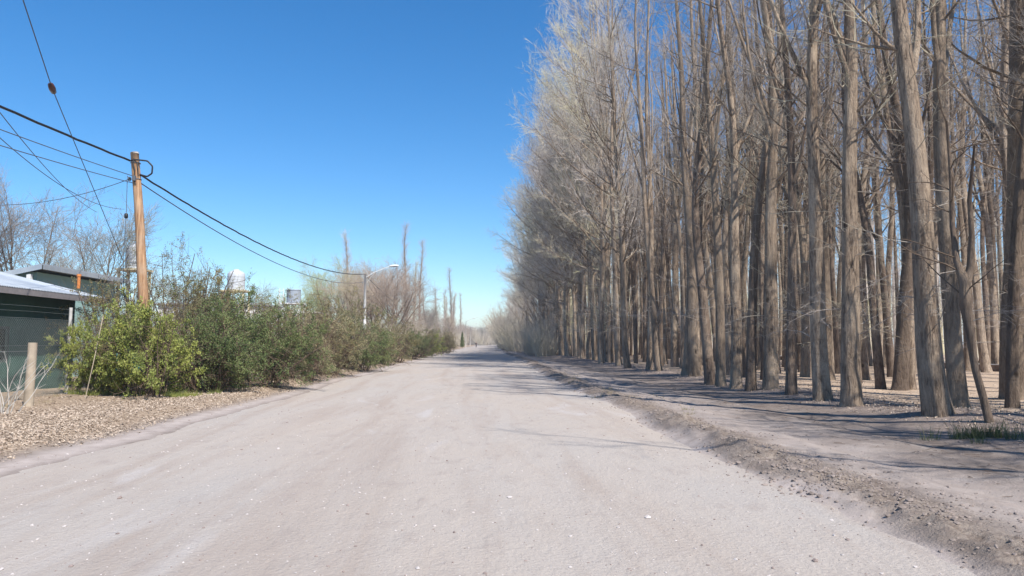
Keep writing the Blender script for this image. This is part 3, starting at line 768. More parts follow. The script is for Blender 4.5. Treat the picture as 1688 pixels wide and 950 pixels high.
# far conifers
def make_conifer(seed, h, r):
    g = np.random.default_rng(seed); root = empty('conifer_tree'); mb = MB(); mb.tube([(0, 0, -.2), (0, 0, h * .9)], [.15, .03], 6); link('trunk', mb.mesh('trunk', M_BARK2), root)
    n = 9000; z = g.uniform(.05, 1, n) ** .8 * h; rr = r * (1 - z / h) ** .6 * np.sqrt(g.uniform(.1, 1, n)) * (1 + .25 * np.sin(z * 4)); a = g.uniform(0, 6.28, n)
    c = np.stack([rr * np.cos(a), rr * np.sin(a), z], -1); u_ = unit(g.normal(size=(n, 3))); v_ = unit(np.cross(u_, g.normal(size=(n, 3)))); s = .16
    V = np.stack([c, c + u_ * s + v_ * s * .4, c + u_ * s * 2, c + u_ * s - v_ * s * .4], 1)
    link('foliage', mesh_np('foliage', V.reshape(-1, 3), np.arange(n * 4).reshape(-1, 4), M_LEAF_D), root); return root
CF = make_conifer(700, 8, 1.5)
p = at(738, 560, 240); place(CF, p.x, p.y, 0, 1.7, 'broad dark green conifer among the pale far trees', 'tree', sz=1.15)
p = at(762, 560, 200); place(CF, p.x, p.y, 1, .4, 'small dark conifer beside the far lamp posts', 'tree', sz=.55)

# ------------------------------------------------------------------ small leaning forked dead tree at right
def dead_tree():
    g = np.random.default_rng(800); b = gnd(1634, 703, 0.1); root = empty('dead_tree', (b.x, b.y, H(b.x, b.y)))
    D = b.y
    def rel(px, py, dD=0): p = at(px, py, D + dD); return (p.x - b.x, dD, p.z - H(b.x, b.y))
    mb = MB()
    P = [(0, 0, -.15), rel(1622, 660), rel(1608, 610), rel(1600, 560), rel(1592, 505), rel(1590, 465), rel(1577, 430, .1), rel(1570, 370, .2), rel(1568, 290, .3), rel(1560, 200, .4)]
    mb.tube(P, [.085, .07, .065, .075, .10, .10, .06, .05, .04, .02], 10)
    mb.tube([rel(1590, 480), rel(1600, 440), rel(1602, 390, -.1), rel(1598, 330, -.2), rel(1606, 240, -.3)], [.08, .07, .05, .04, .015], 8)
    link('trunk', mb.mesh('trunk', M_BARK2, True), root)
    q = np.array([[list(v) for v in P[4:]]]); qq = np.stack([np.interp(np.linspace(0, 5, 10), np.arange(6), q[0, :, i]) for i in range(3)], -1)[None]
    cm = MB(); a, b2 = grow(qq, np.full((1, 10), .04), 16, .05, 1, (40, 80), (.5, 1.7), 6, .03, .14, .4, .3, g, .2, .008); cm.tubes(a, b2, 4, False)
    a, b2 = grow(a, b2, 5, .2, 1, (25, 60), (.2, .7), 4, .03, .14, .6, .4, g, .2, .004); cm.tubes(a, b2, 3, False)
    link('crown', cm.mesh('crown', M_STEM), root)
    tag(root, 'thin dark forked dead tree leaning beside the grass tuft at the grove edge', 'tree')
dead_tree()

HAZE = 0.0007
hm = bpy.data.materials.new('haze'); hm.use_nodes = True; ht = hm.node_tree; ht.nodes.clear()
ho_ = ht.nodes.new('ShaderNodeOutputMaterial'); hv = ht.nodes.new('ShaderNodeVolumePrincipled')
hv.inputs['Color'].default_value = (.93, .95, 1.0, 1); hv.inputs['Density'].default_value = HAZE; hv.inputs['Anisotropy'].default_value = .25
ht.links.new(hv.outputs[0], ho_.inputs['Volume'])
mb = MB(); mb.box((0, 1200, 15.0), (2400, 3200, 34.0)); o = mb.obj('haze', hm); tag(o, 'thin pale air haze between the camera and the far trees', 'haze', kind='stuff')
# ------------------------------------------------------------------ low kerb inside the grove
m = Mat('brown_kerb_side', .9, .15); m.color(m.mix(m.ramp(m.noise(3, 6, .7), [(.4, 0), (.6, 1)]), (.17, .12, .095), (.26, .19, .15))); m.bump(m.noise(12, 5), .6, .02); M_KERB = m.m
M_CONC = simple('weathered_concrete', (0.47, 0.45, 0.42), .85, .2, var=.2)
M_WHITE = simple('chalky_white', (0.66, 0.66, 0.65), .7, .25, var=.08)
kr = empty('low_kerb', (31.3, 40, 0)); kb = MB(); kt = MB()
ky = np.arange(22, 150, 3.0)
for i, yy in enumerate(ky):
    z = H(31.3, yy) ; jit = .03 * math.sin(i * 1.7)
    kb.box((0 + jit, yy - 40 + 1.5, z + .14), (.20, 2.985, .44), .004 * math.sin(i * 3.1)); kt.box((0 + jit, yy - 40 + 1.5, z + .387), (.30, 2.99, .05), .004 * math.sin(i * 3.1))
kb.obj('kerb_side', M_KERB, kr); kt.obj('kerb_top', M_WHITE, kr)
tag(kr, 'long low brown kerb with a pale top running behind the trees of the grove', 'kerb')

# ------------------------------------------------------------------ house
m = Mat('dark_green_paint', .75, .25); m.color(m.mix(m.ramp(m.noise(1.2, 5, .6), [(.4, 0), (.62, 1)]), (.045, .098, .080), (.058, .118, .098))); m.bump(m.noise(60, 3), .2, .004); M_GREEN = m.m
m = Mat('pale_green_paint', .75, .25); m.color(m.mix(m.noise(1.5, 4), (.27, .42, .39), (.32, .47, .44))); M_GREEN2 = m.m
m = Mat('galvanised_roof', .45, .5); m.b.inputs['Metallic'].default_value = .35
m.color(m.mix(m.ramp(m.noise(1.4, 6, .65), [(.35, 0), (.65, 1)]), (.36, .40, .44), (.48, .52, .55))); M_ROOF = m.m
M_FASCIA = simple('grey_fascia', (.22, .20, .20), .7, .3)
M_FRAME = simple('dark_window_frame', (.06, .075, .07), .6, .3)
M_DARK = simple('dark_opening', (.018, .02, .024), .25, .5)
M_ORANGE = simple('orange_pipe', (.55, .20, .06), .6, .3)
M_WOOD = simple('weathered_wood', (.36, .30, .23), .9, .1, var=.25, sc=4)
M_WIRE = simple('galvanised_wire', (.22, .25, .24), .5, .4, .3)
XW = -14.1; XE = -13.25; ZE = 3.22; Y0 = 9.0; Y1 = at(172, 488, 1).y * 1; 
Y1 = -XE / -(ray(174, 488).x / ray(174, 488).y)
Y1 = abs(Y1)
hr = empty('green_house', (XW, (Y0 + Y1) / 2, 0))
off = np.array([XW, (Y0 + Y1) / 2, 0])
def hb(mb, c, d): mb.box(np.array(c) - off, d)
zg = H(XW, 20) - .3
mb = MB(); YL = Y1 - .35
# wall with real window openings (front wall cut in pieces)
wins = [(15.0, 16.2, 1.05, 2.12), (18.3, 19.55, 1.05, 2.12), (21.4, 22.7, 1.05, 2.12)]
yy = Y0 + .3; t = .2
segs = []
for a, b, z0, z1 in wins:
    segs.append((yy, a, zg, ZE - .02)); segs.append((a, b, zg, z0)); segs.append((a, b, z1, ZE - .02)); yy = b
segs.append((yy, YL, zg, ZE - .02))
for a, b, z0, z1 in segs: hb(mb, (XW - t / 2, (a + b) / 2, (z0 + z1) / 2), (t, b - a, z1 - z0))
hb(mb, (XW - 3.1, YL - .1, (zg + ZE) / 2), (5.798, .2, ZE - zg - .04)); hb(mb, (XW - 3.1, Y0 + .4, (zg + ZE) / 2), (5.798, .2, ZE - zg - .04))
mb.prism([np.array(p) - off for p in [(XW - .2, YL - .2, ZE - .04), (XW - 6, YL - .2, ZE - .04), (XW - 6, YL - .2, ZE + 1.38), (XW - .2, YL - .2, ZE + .12)]], (0, .2, 0))
mb.obj('wall', M_GREEN, hr)
for a, b, z0, z1 in wins:
    f = MB()
    for (c, d) in [((XW - .06, a + .04, (z0 + z1) / 2), (.08, .08, z1 - z0)), ((XW - .06, b - .04, (z0 + z1) / 2), (.08, .08, z1 - z0)), ((XW - .06, (a + b) / 2, z0 + .04), (.08, b - a - .16, .08)), ((XW - .06, (a + b) / 2, z1 - .04), (.08, b - a - .16, .08)), ((XW - .06, (a + b) / 2, (z0 + z1) / 2), (.06, .05, z1 - z0 - .16))]: hb(f, c, d)
    fo = f.obj('window', M_FRAME, hr)
    gmb = MB(); hb(gmb, (XW - .10, (a + b) / 2, (z0 + z1) / 2), (.012, b - a - .1, z1 - z0 - .1)); gmb.obj('pane', M_DARK, fo)
def corrugated(p0, ydir_len, run, rise, y0, amp=.018, pitch=.076):
    ny = int(ydir_len / pitch * 4); ysx = np.linspace(0, ydir_len, ny); xsx = np.array([0, run])
    V = []; 
    for x_, z_ in ((0, 0), (run, rise)):
        V.append(np.stack([np.full(ny, p0[0] + x_), y0 + ysx, p0[2] + z_ + amp * np.sin(ysx / pitch * 2 * np.pi)], -1))
    return V
V = corrugated((XE, 0, ZE), Y1 - Y0, -6.9, 6.9 * math.tan(R(14)), Y0)
V2 = [v + np.array([0, 0, -.012]) for v in V]
ny = len(V[0]); A = np.vstack(V + V2) - off; i = np.arange(ny - 1)
F = np.concatenate([np.stack([i, i + 1, i + 1 + ny, i + ny], -1), np.stack([i + 2 * ny, i + 3 * ny, i + 1 + 3 * ny, i + 1 + 2 * ny], -1), np.stack([i, i + 2 * ny, i + 1 + 2 * ny, i + 1], -1), np.stack([i + ny, i + 1 + ny, i + 1 + 3 * ny, i + 3 * ny], -1)])
ro = link('roof', mesh_np('roof', A, F, M_ROOF, False), hr)
fb = MB(); hb(fb, (XE - .02, (Y0 + Y1) / 2, ZE - .115), (.03, Y1 - Y0 - .02, .17)); tn = math.tan(R(14))
fb.prism([np.array(p) - off for p in [(XE - .04, Y1 - .03, ZE - .2), (XE - 6.85, Y1 - .03, ZE - .2 + 6.8 * tn), (XE - 6.85, Y1 - .03, ZE - .03 + 6.8 * tn), (XE - .04, Y1 - .03, ZE - .03)]], (0, .025, 0))
fb.prism([np.array(p) - off for p in [(XE - .04, Y0 + .1, ZE - .04), (XE - .04, Y1 - .06, ZE - .04), (XW + .003, Y1 - .06, ZE - .04 + .18), (XW + .003, Y0 + .1, ZE - .04 + .18)]], (0, 0, -.02))
fb.obj('fascia', M_FASCIA, hr)
lt = MB(); lt.lathe([(.0, .0), (.09, .0), (.12, -.05), (.10, -.12), (.0, -.15)], np.array((XW + .25, 23.0, ZE - .0)) - off, 16); lt.obj('wall_lamp', M_CONC, hr, True)
tag(hr, 'dark green house with a corrugated metal roof behind the chain-link fence', 'house')
# rear block with its own roof
c0 = at(62, 437, 30.0)
rb = empty('rear_block', (c0.x, 30, 0)); o2 = np.array([c0.x, 30, 0]); zt = c0.z
mb = MB(); mb.box(np.array((c0.x - 2.2, 33.5, (zt - .25) / 2)) - o2, (4.0, 6.4, zt - .25)); mb.obj('wall', M_GREEN2, rb)
mb = MB(); mb.prism([np.array(p) - o2 for p in [(c0.x + .25, 29.9, zt), (c0.x + .25, 37.3, zt), (c0.x - 4.6, 37.3, zt - 1.1), (c0.x - 4.6, 29.9, zt - 1.1)]], (0, 0, .05)); mb.obj('roof', M_ROOF, rb)
mb = MB(); mb.box(np.array((c0.x + .27, 33.6, zt - .08)) - o2, (.03, 7.3, .2)); mb.prism([np.array(p) - o2 for p in [(c0.x + .24, 29.87, zt - .17), (c0.x - 4.6, 29.87, zt - 1.27), (c0.x - 4.6, 29.87, zt - 1.07), (c0.x + .24, 29.87, zt + .03)]], (0, .025, 0))
mb.obj('fascia', M_ROOF, rb)
mb = MB(); mb.box(np.array((c0.x - .3, 30.02, zt / 2 - .2)) - o2, (.16, .16, zt - .35)); mb.obj('post', M_WHITE, rb)
tag(rb, 'pale green raised block with a sloping metal roof behind the dark green house', 'building')
p = at(130, 462, 25.1); mb = MB(); mb.tube([(0, 0, -.42), (0, 0, 0)], .05, 12); mb.lathe([(.0, .03), (.07, .03), (.07, -.05), (.051, -.05)], (0, 0, .03), 12)
o = mb.obj('vent_pipe', M_ORANGE); o.location = (p.x, p.y, p.z + .14); tag(o, 'short orange vent pipe standing up beside the metal roof', 'pipe')

# ------------------------------------------------------------------ chain-link fence
XF = -12.0
fr = empty('chain_link_fence', (XF, 18, 0)); fy0, fy1, ft = 8.0, 24.5, 2.28
mb = MB(); hgt = ft - .12; stp = .085; n = int((fy1 - fy0 + hgt) / stp)
P = []
for k in range(n):
    y_ = fy0 - hgt + k * stp
    for s in (1, -1):
        a0, a1 = (y_, y_ + hgt) if s == 1 else (y_ + hgt, y_)
        za, zb = .12, ft
        lo, hi = fy0, fy1
        # clip
        def clip(a0, za, a1, zb):
            pts = [(a0, za), (a1, zb)]
            d = a1 - a0
            t0, t1 = 0.0, 1.0
            for bnd, sg in ((lo, 1), (hi, -1)):
                f0 = sg * (a0 - bnd); f1 = sg * (a1 - bnd)
                if f0 < 0 and f1 < 0: return None
                if f0 < 0: t0 = max(t0, f0 / (f0 - f1))
                if f1 < 0: t1 = min(t1, f0 / (f0 - f1))
            if t1 <= t0: return None
            return (a0 + d * t0, za + (zb - za) * t0), (a0 + d * t1, za + (zb - za) * t1)
        r_ = clip(a0, za, a1, zb)
        if r_: P.append([[0.004 * s, r_[0][0] - 18, r_[0][1]], [0.004 * s, r_[1][0] - 18, r_[1][1]]])
P = np.array(P); mb.tubes(P, np.full(P.shape[:2], .0017), 3, False); mb.obj('mesh', M_WIRE, fr)
for zz, rr in ((ft, .004), (1.55, .004), (.14, .004), (ft + .18, .003), (ft + .32, .003)):
    mb = MB(); mb.tube([(.012, yy_ - 18, zz + .01 * math.sin(yy_ * 1.3)) for yy_ in np.linspace(fy0, fy1, 12)], rr, 5); mb.obj('strand', M_WIRE, fr)
for yy_, dx in ((9.5, 0), (15.4, 0), (22.0, .0)):
    mb = MB(); mb.tube([(dx, yy_ - 18, -.4), (dx + .02, yy_ - 18, 1.3), (dx + .03, yy_ - 18, 2.66)], [.055, .05, .045], 10); mb.obj('post', M_CONC, fr)
tag(fr, 'chain-link fence with thin grey posts in front of the green house', 'fence')
# chunky wooden post
p = gnd(47, 672, .1); o = empty('wooden_post', (p.x, p.y, H(p.x, p.y))); mb = MB()
P = [(0, 0, -.3), (0, .0, .4), (.012, .01, .9), (.02, .01, 1.5)]; mb.tube(P, [.11, .105, .10, .098], 14); mb.obj('post', M_WOOD, o)
mb = MB(); mb.tube([(-.02, -6, 1.28), (-.02, -.09, 1.3), (.01, .02, 1.31), (.09, .1, 1.3), (-.05, .14, 1.3)], .006, 5); mb.obj('tie_wire', M_WIRE, o)
tag(o, 'chunky pale wooden post in front of the chain-link fence', 'post')
# pale poles leaning in the bush
for (a, b, rr, lab) in [((139, 662), (170, 524), .011, 'long thin pale rod leaning into the yellow-green bush'), ((147, 655), (167, 590), .012, 'short pale rod leaning next to the longer one')]:
    q0 = gnd(a[0], a[1], .1); q1 = at(b[0], b[1], q0.y + .5); mb = MB(); v = q1 - q0
    mb.tube([(0, 0, -.1), tuple(v * .5 + Vector((.02, 0, .0))), tuple(v)], rr, 8); o = mb.obj('leaning_rod', M_WOOD); o.location = (q0.x, q0.y, H(q0.x, q0.y)); tag(o, lab, 'rod')
# dry pale branches by the fence
g = np.random.default_rng(900); b = gnd(8, 685, .1); o = empty('dry_branches', (b.x, b.y, H(b.x, b.y)))
base = np.stack([g.normal(size=9) * .18, g.normal(size=9) * .15, np.full(9, -.05)], -1); d = unit(np.stack([g.uniform(-.25, .8, 9), g.normal(size=9) * .2, np.ones(9)], -1)); out = [base]
for k in range(7):
    out.append(out[-1] + d * .2); d = unit(d + g.normal(size=d.shape) * .1)
P = np.stack(out, 1); Rd = np.linspace(.011, .004, 8)[None].repeat(9, 0); mb = MB(); mb.tubes(P, Rd, 5, False); q, r_ = grow(P, Rd, 4, .3, 1, (20, 50), (.2, .6), 4, .05, .1, .6, .4, g); mb.tubes(q, r_, 4, False)
mb.obj('stems', M_WHITE if False else simple('bleached_wood', (.45, .42, .38)), o); tag(o, 'bleached dry branches against the fence at the left edge', 'branches')
# turquoise sheet glimpsed in the bush
m = Mat('turquoise_plastic', .5, .4); m.color(m.mix(m.noise(5, 4), (.10, .36, .36), (.16, .46, .44))); 
n_ = 24; U, W = np.meshgrid(np.linspace(0, 1, n_), np.linspace(0, 1, n_)); p = at(212, 598, 20.75)
V = np.stack([p.x - .35 + U * .75, p.y + .12 * fbm(U * 5, W * 5, 3, 5), p.z - .25 + W * .5 + .1 * fbm(U * 3, W * 3, 3, 8)], -1).reshape(-1, 3)
idx = np.arange(n_ * n_).reshape(n_, n_); F = np.stack([idx[:-1, :-1], idx[:-1, 1:], idx[1:, 1:], idx[1:, :-1]], -1).reshape(-1, 4)
o = link('plastic_sheet', mesh_np('plastic_sheet', V - np.array(p), F, m.m, True)); o.location = p; sm = o.modifiers.new('thick', 'SOLIDIFY'); sm.thickness = .004
tag(o, 'crumpled turquoise plastic sheet caught in the yellow-green bush', 'sheet')

# ------------------------------------------------------------------ utility pole, lamp posts, cables
m = Mat('pole_wood', .85, .15); f = m.noise(18, 5, .6, m.scale((1, 1, .06))); c = m.mix(m.ramp(f, [(.35, 0), (.62, 1)]), (.20, .105, .055), (.48, .30, .175)); c = m.mix(m.ramp(m.noise(1.0, 3), [(.5, 0), (.7, .5)]), c, (.42, .33, .25)); m.color(c); m.bump(f, .6, .02); M_POLE = m.m
M_BLACK = simple('black_cable', (.02, .02, .022), .55, .4)
M_GREYC = simple('grey_cable', (.10, .11, .13), .6, .3)
PB = at(247, 620, 23.6); PT = at(222.5, 252, 23.6)
pz = H(PB.x, PB.y)
pole = empty('utility_pole', (PB.x, PB.y, pz))
d = PT - Vector((PB.x, PB.y, pz))
mb = MB(); K = 14; mb.tube([tuple(d * (k / (K - 1)) * 1.0 - d * .04 * (1 - k / (K - 1)) + Vector((.015 * math.sin(k * .8), 0, 0))) for k in range(K)], list(np.linspace(.175, .122, K)), 20); mb.obj('pole_shaft', M_POLE, pole, True)
mb = MB(); mb.tube([tuple(d * .995), tuple(d * 1.002)], [.126, .10], 16); mb.obj('pole_cap', M_CONC, pole)
def P_(f, dx=0, dy=0, dz=0): v = d * f; return (v.x + dx, v.y + dy, v.z + dz)
mb = MB()
for f in (.955, .885): 
    mb = MB(); mb.tube([(P_(f)[0] + .14 * math.cos(a), P_(f)[1] + .14 * math.sin(a), P_(f)[2]) for a in np.linspace(0, 6.28, 14)], .016, 6); mb.obj('clamp_band', M_GREYC, pole)
mb = MB(); mb.tube([P_(.97, .02, -.15), P_(.95, -.01, -.16), P_(.92, .03, -.15), P_(.885, .0, -.16), P_(.86, .02, -.15)], .018, 6); mb.tube([P_(.955, .10, -.12), P_(.93, .12, -.14), P_(.895, .12, -.13)], .014, 6); mb.obj('tail_cable', M_BLACK, pole)
mb = MB(); mb.box(P_(.885, .0, -.18), (.10, .08, .16)); mb.obj('bracket', M_GREYC, pole)
mb = MB(); mb.lathe([(0, -.07), (.035, -.06), (.05, 0), (.035, .06), (0, .07)], P_(.885, -.2, -.05), 12); mb.obj('insulator', M_BLACK, pole)
tag(pole, 'brown wooden utility pole leaning slightly left above the bushes', 'utility pole')
W0 = lambda f, dx=0, dy=0, dz=0: Vector((PB.x, PB.y, pz)) + Vector(P_(f, dx, dy, dz))
def cable(name, pts, r, mat, label, sag=0.0, n=60, wob=0.0, parent=None):
    pts = [Vector(p) for p in pts]; out = []
    for a, b in zip(pts[:-1], pts[1:]):
        for k in range(n):
            t = k / n; q = a.lerp(b, t); q.z -= 4 * sag * t * (1 - t)
            if wob: q.z += wob * math.sin(k * 2.1) * math.sin(k * .7); q.x += wob * math.cos(k * 1.7)
            out.append(q)
    out.append(pts[-1]); mb = MB(); o = out[0]; mb.tube([tuple(q - o) for q in out], r, 6)
    ob = mb.obj(name, mat, parent); ob.location = o
    if parent is None: tag(ob, label, 'cable')
    return ob
# lamp post
LP = at(600.5, 565, 66.0); lz = H(LP.x, LP.y); LT = at(597, 452, 66.0)
def lamp(px, D, ztop, ax, label, main=None, pr_=.09):
    p = at(px, 565, D); z = H(p.x, p.y); o = empty('street_lamp', (p.x, p.y, z)); h = ztop
    mb = MB(); mb.tube([(0, 0, -.3), (0, 0, h)], [pr_, pr_ * .62], 14); mb.obj('post', M_WHITE if main else M_CONC, o, True)
    mb = MB(); mb.tube([(0, 0, h - .35), (ax * .3, 0, h + .1), (ax * .75, 0, h + .52), (ax, 0, h + .72)], .035, 8); mb.tube([(.05, 0, h - .9), (ax * .4, 0, h + .22)], .014, 6); mb.obj('arm', M_WHITE, o)
    hd = MB(); L = .85; 
    V = []
    for k, (t, w, t2) in enumerate([(0, .06, .05), (.12, .13, .09), (.5, .17, .11), (.85, .15, .08), (1, .07, .03)]):
        x_ = ax - .1 + t * L; zc = h + .72 + t * .06
        V += [(x_, -w, zc - .01), (x_, -w * .6, zc + t2), (x_, w * .6, zc + t2), (x_, w, zc - .01), (x_, w * .6, zc - .06), (x_, -w * .6, zc - .06)]
    F = []
    for k in range(4):
        for j in range(6): a = k * 6 + j; b = k * 6 + (j + 1) % 6; F.append((a, b, b + 6, a + 6))
    hd.add(V, F); hd.add([V[i] for i in range(6)], [[0, 1, 2, 3], [0, 3, 4, 5]]); hd.add([V[24 + i] for i in range(6)], [[3, 2, 1, 0], [5, 4, 3, 0]])
    ho = hd.obj('lamp_head', M_WHITE, o); gl_ = MB(); gl_.box((ax + .33, 0, h + .69), (.45, .18, .05)); gl_.obj('lens', M_DARK, ho)
    bx = MB(); bx.box((.0, -.16, 2.2), (.22, .1, .3)); bx.obj('meter_box', M_CONC, o)
    tag(o, label, 'street lamp'); return o
lampo = lamp(600.5, 66.0, LT.z - lz, 2.25, 'white concrete lamp post with a long arm over the road, nearest of the lamps', True, .16)
lamp(768, 205, 7.6, 1.9, 'middle of the three lamp posts, thin and pale far down the road')
lamp(775, 262, 7.2, 1.8, 'farthest tiny lamp post, almost where the road vanishes')
LTv = Vector((LP.x, LP.y, LT.z))
# line from the previous pole behind the camera, over the wooden pole to the lamp post
A0 = Vector((PB.x + .3, PB.y - 42, 7.7))
cable('overhead_cable', [A0, W0(.962, -.12, -.1)], .032, M_BLACK, 'thick black twisted cable coming from upper left to the wooden pole', .85, 90, .008)
cable('overhead_cable', [W0(.905, .13, -.05), LTv + Vector((-.1, 0, .0))], .030, M_BLACK, 'thick black cable sagging from the wooden pole to the nearest lamp post', .95, 90, .008)
# loop between the two
lp = [W0(.962, -.12, -.1), W0(.965, .1, -.16), W0(.962, .42, -.1), W0(.94, .56, -.08), W0(.91, .52, -.06), W0(.896, .36, -.05), W0(.905, .13, -.05)]
mb = MB(); o_ = lp[0]
xs_ = [tuple(q - o_) for q in lp]; arr = np.array(xs_); tt_ = np.linspace(0, len(arr) - 1, 40)
arr = np.stack([np.interp(tt_, np.arange(len(arr)), arr[:, i]) for i in range(3)], -1)
arr[1:-1] = (arr[:-2] + arr[1:-1] * 2 + arr[2:]) / 4
mb.tube(arr, .026, 8); o = mb.obj('cable_loop', M_BLACK, None, True); o.location = o_; tag(o, 'black cable loop bulging to the right of the wooden pole top', 'cable')
cable('overhead_wire', [W0(.87, .12, -.02), LTv + Vector((-.1, 0, -.7))], .018, M_GREYC, 'thinner grey wire sagging below the thick cable toward the lamp post', 1.15, 60)
cable('overhead_wire', [A0 + Vector((-1.2, 0, -.3)), W0(.90, -.12, -.02)], .012, M_GREYC, 'thin grey wire just under the thick cable left of the pole', .9, 60)
cable('overhead_wire', [A0 + Vector((-2.0, 0, -.9)), W0(.87, -.12, .05)], .012, M_GREYC, 'lower thin wire of the faint pair reaching the pole from the left', 1.0, 60)
cable('overhead_wire', [LTv + Vector((0, .1, -.1)), Vector((LTv.x + 1.5, 140, 7.4)), ], .022, M_GREYC, 'dark wire dropping behind the nearest lamp post along the road', 1.6, 40)
a_ = at(-60, 335, 26); cable('service_wire', [a_, W0(.885, -.2, -.05)], .011, M_GREYC, 'thin service wire running nearly level from the pole to the left edge', .35, 40)
a_ = at(-30, 200, 17); b_ = at(205, 345, 33); cable('service_wire', [a_, b_], .011, M_GREYC, 'faint wire crossing behind the guy wire toward the house', .5, 40)
a_ = at(-20, 160, 14); b_ = at(160, 350, 34); cable('service_wire', [a_, b_], .010, M_GREYC, 'faintest wire slanting down across the upper left sky', .3, 40)
# guy wire with insulator
g0 = at(28, -30, 12.0); gi = at(86, 146, 15.0); g1 = at(170, 350, 21.5); g2 = at(203, 430, 25.5); 
gz = Vector((g2.x - .2, g2.y + 1.0, H(g2.x, g2.y + 1)))
cable('guy_wire', [g0, gi], .010, M_GREYC, 'steep guy wire above its brown insulator in the upper left sky', .0, 8)
cable('guy_wire', [gi, g1, g2, gz], .010, M_GREYC, 'steep guy wire running from the insulator down behind the bushes', .0, 8)
mb = MB(); dv = (g1 - gi).normalized(); mb.tube([tuple(-dv * .16), tuple(-dv * .14), tuple(dv * .0), tuple(dv * .14), tuple(dv * .16)], [.02, .055, .068, .055, .02], 10)
o = mb.obj('insulator', simple('brown_ceramic', (.07, .03, .025), .35, .5), None, True); o.location = gi; o.name = 'strain_insulator'; tag(o, 'dark brown strain insulator on the steep guy wire', 'insulator')
# hanging drop lead with small insulator beside the pole
q0 = W0(.87, -.16, -.1); q1 = at(210, 290, 23.5); q2 = at(208, 356, 23.5); q3 = at(203, 430, 23.6)
cable('drop_wire', [q0, q1, q2, q3], .010, M_GREYC, 'thin lead hanging down just left of the wooden pole', .0, 10)
mb = MB(); mb.lathe([(0, -.09), (.05, -.07), (.06, 0), (.05, .07), (0, .09)], (0, 0, 0), 12); o = mb.obj('drop_insulator', M_BLACK, None, True); o.location = q2; tag(o, 'small black insulator on the lead hanging left of the pole', 'insulator')

# ------------------------------------------------------------------ water tanks
def tank(px, pyb, D, w, h, mat, label, dome=True, plat=M_WOOD, stand=True):
    p = at(px, pyb, D); o = empty('water_tank', (p.x, p.y, p.z)); r = w / 2
    mb = MB(); prof = [(0, 0), (r, 0), (r, .04), (r * .985, .06)]
    for k in range(1, 6): prof += [(r * .985, h * k / 6 - .03), (r * 1.0, h * k / 6), (r * .985, h * k / 6 + .03)]
    prof += [(r * .985, h)]
    if dome: prof += [(r * .93, h + .06), (r * .72, h + .17), (r * .36, h + .26), (r * .3, h + .32), (0, h + .33)]
    else: prof += [(r * 1.02, h + .02), (r * 1.02, h + .07), (0, h + .08)]
    mb.lathe(prof, (0, 0, 0), 30); mb.obj('tank_body', mat, o, True)
    mb = MB(); mb.box((0, 0, -.06), (w * 1.5, w * 1.4, .1)); mb.obj('platform', plat, o)
    if stand:
        for sx in (-1, 1):
            for sy in (-1, 1):
                mb = MB(); mb.box((sx * w * .6, sy * w * .55, -(p.z) / 2 - .11), (.12, .12, p.z)); mb.obj('leg', plat, o)
        mb = MB(); mb.tube([(-w * .6, -w * .55, -p.z * .8), (w * .6, -w * .55, -.3)], .03, 6); mb.tube([(w * .6, -w * .55, -p.z * .8), (-w * .6, -w * .55, -.3)], .03, 6); mb.obj('brace', plat, o)
    tag(o, label, 'water tank'); return o
M_TANKW = simple('white_tank', (.46, .49, .52), .5, .35, var=.06); M_TANKG = simple('grey_tank', (.30, .34, .39), .5, .35, var=.08)
M_CREAM = simple('cream_beam', (.55, .48, .33), .8, .2)
tank(389, 479, 50, 1.15, 1.1, M_TANKW, 'white domed water tank on a stand above the bushes', True, M_CREAM)
tank(484, 500, 62, 1.15, 1.05, M_TANKG, 'grey water tank on a white platform over brick walls', False, M_WHITE)
tank(222, 444, 40, .95, 1.1, M_TANKW, 'pale water tank half hidden behind the wooden utility pole', True, M_CREAM)
# white ladder frame next to the grey tank
p = at(464, 500, 62); o = empty('ladder_frame', (p.x, p.y, H(p.x, p.y))); mb = MB(); hh_ = p.z + 1.1
for sx in (-.16, .16): mb.box((sx, 0, hh_ / 2), (.05, .05, hh_))
mb.obj('rail', M_WHITE, o); mb = MB()
for k in range(int(hh_ / .35)): mb.box((0, 0, .3 + k * .35), (.27, .04, .04))
mb.obj('rung', M_WHITE, o); tag(o, 'white upright ladder frame left of the grey water tank', 'ladder')
# brick building under the grey tank
m = Mat('red_brick', .9, .1); bt = m.n('TexBrick'); m.l(m.co, bt.inputs[0]); bt.inputs['Color1'].default_value = (.28, .13, .09, 1); bt.inputs['Color2'].default_value = (.22, .11, .08, 1); bt.inputs['Mortar'].default_value = (.3, .27, .24, 1); bt.inputs['Scale'].default_value = 4; m.color(bt.outputs[0]); M_BRICK = m.m
p = at(480, 512, 63.5); zt = p.z; o = empty('brick_building', (p.x, p.y + 2.5, 0)); mb = MB(); mb.box((0, 0, zt / 2 - .2), (4.2, 4, zt)); mb.obj('wall', M_BRICK, o); mb = MB(); mb.box((0, 0, zt - .14), (4.6, 4.4, .12)); mb.obj('roof', M_CONC, o); mb = MB(); mb.box((0, -2.01, zt - 1.4), (.9, .04, .8)); mb.obj('window', M_DARK, o); tag(o, 'low brick building half hidden under the grey water tank', 'building')
p = at(340, 497, 52); zt = p.z; o = empty('white_building', (p.x, p.y + 3, 0)); mb = MB(); mb.box((0, 0, zt / 2 - .2), (7, 5, zt)); mb.obj('wall', M_WHITE, o); mb = MB(); mb.box((0, 0, zt - .14), (7.5, 5.5, .12)); mb.obj('roof', M_ROOF, o); mb = MB(); mb.box((1.5, -2.51, zt - 1.5), (1.2, .04, .9)); mb.obj('window', M_DARK, o); tag(o, 'pale low building glimpsed through the bushes below the white tank', 'building')

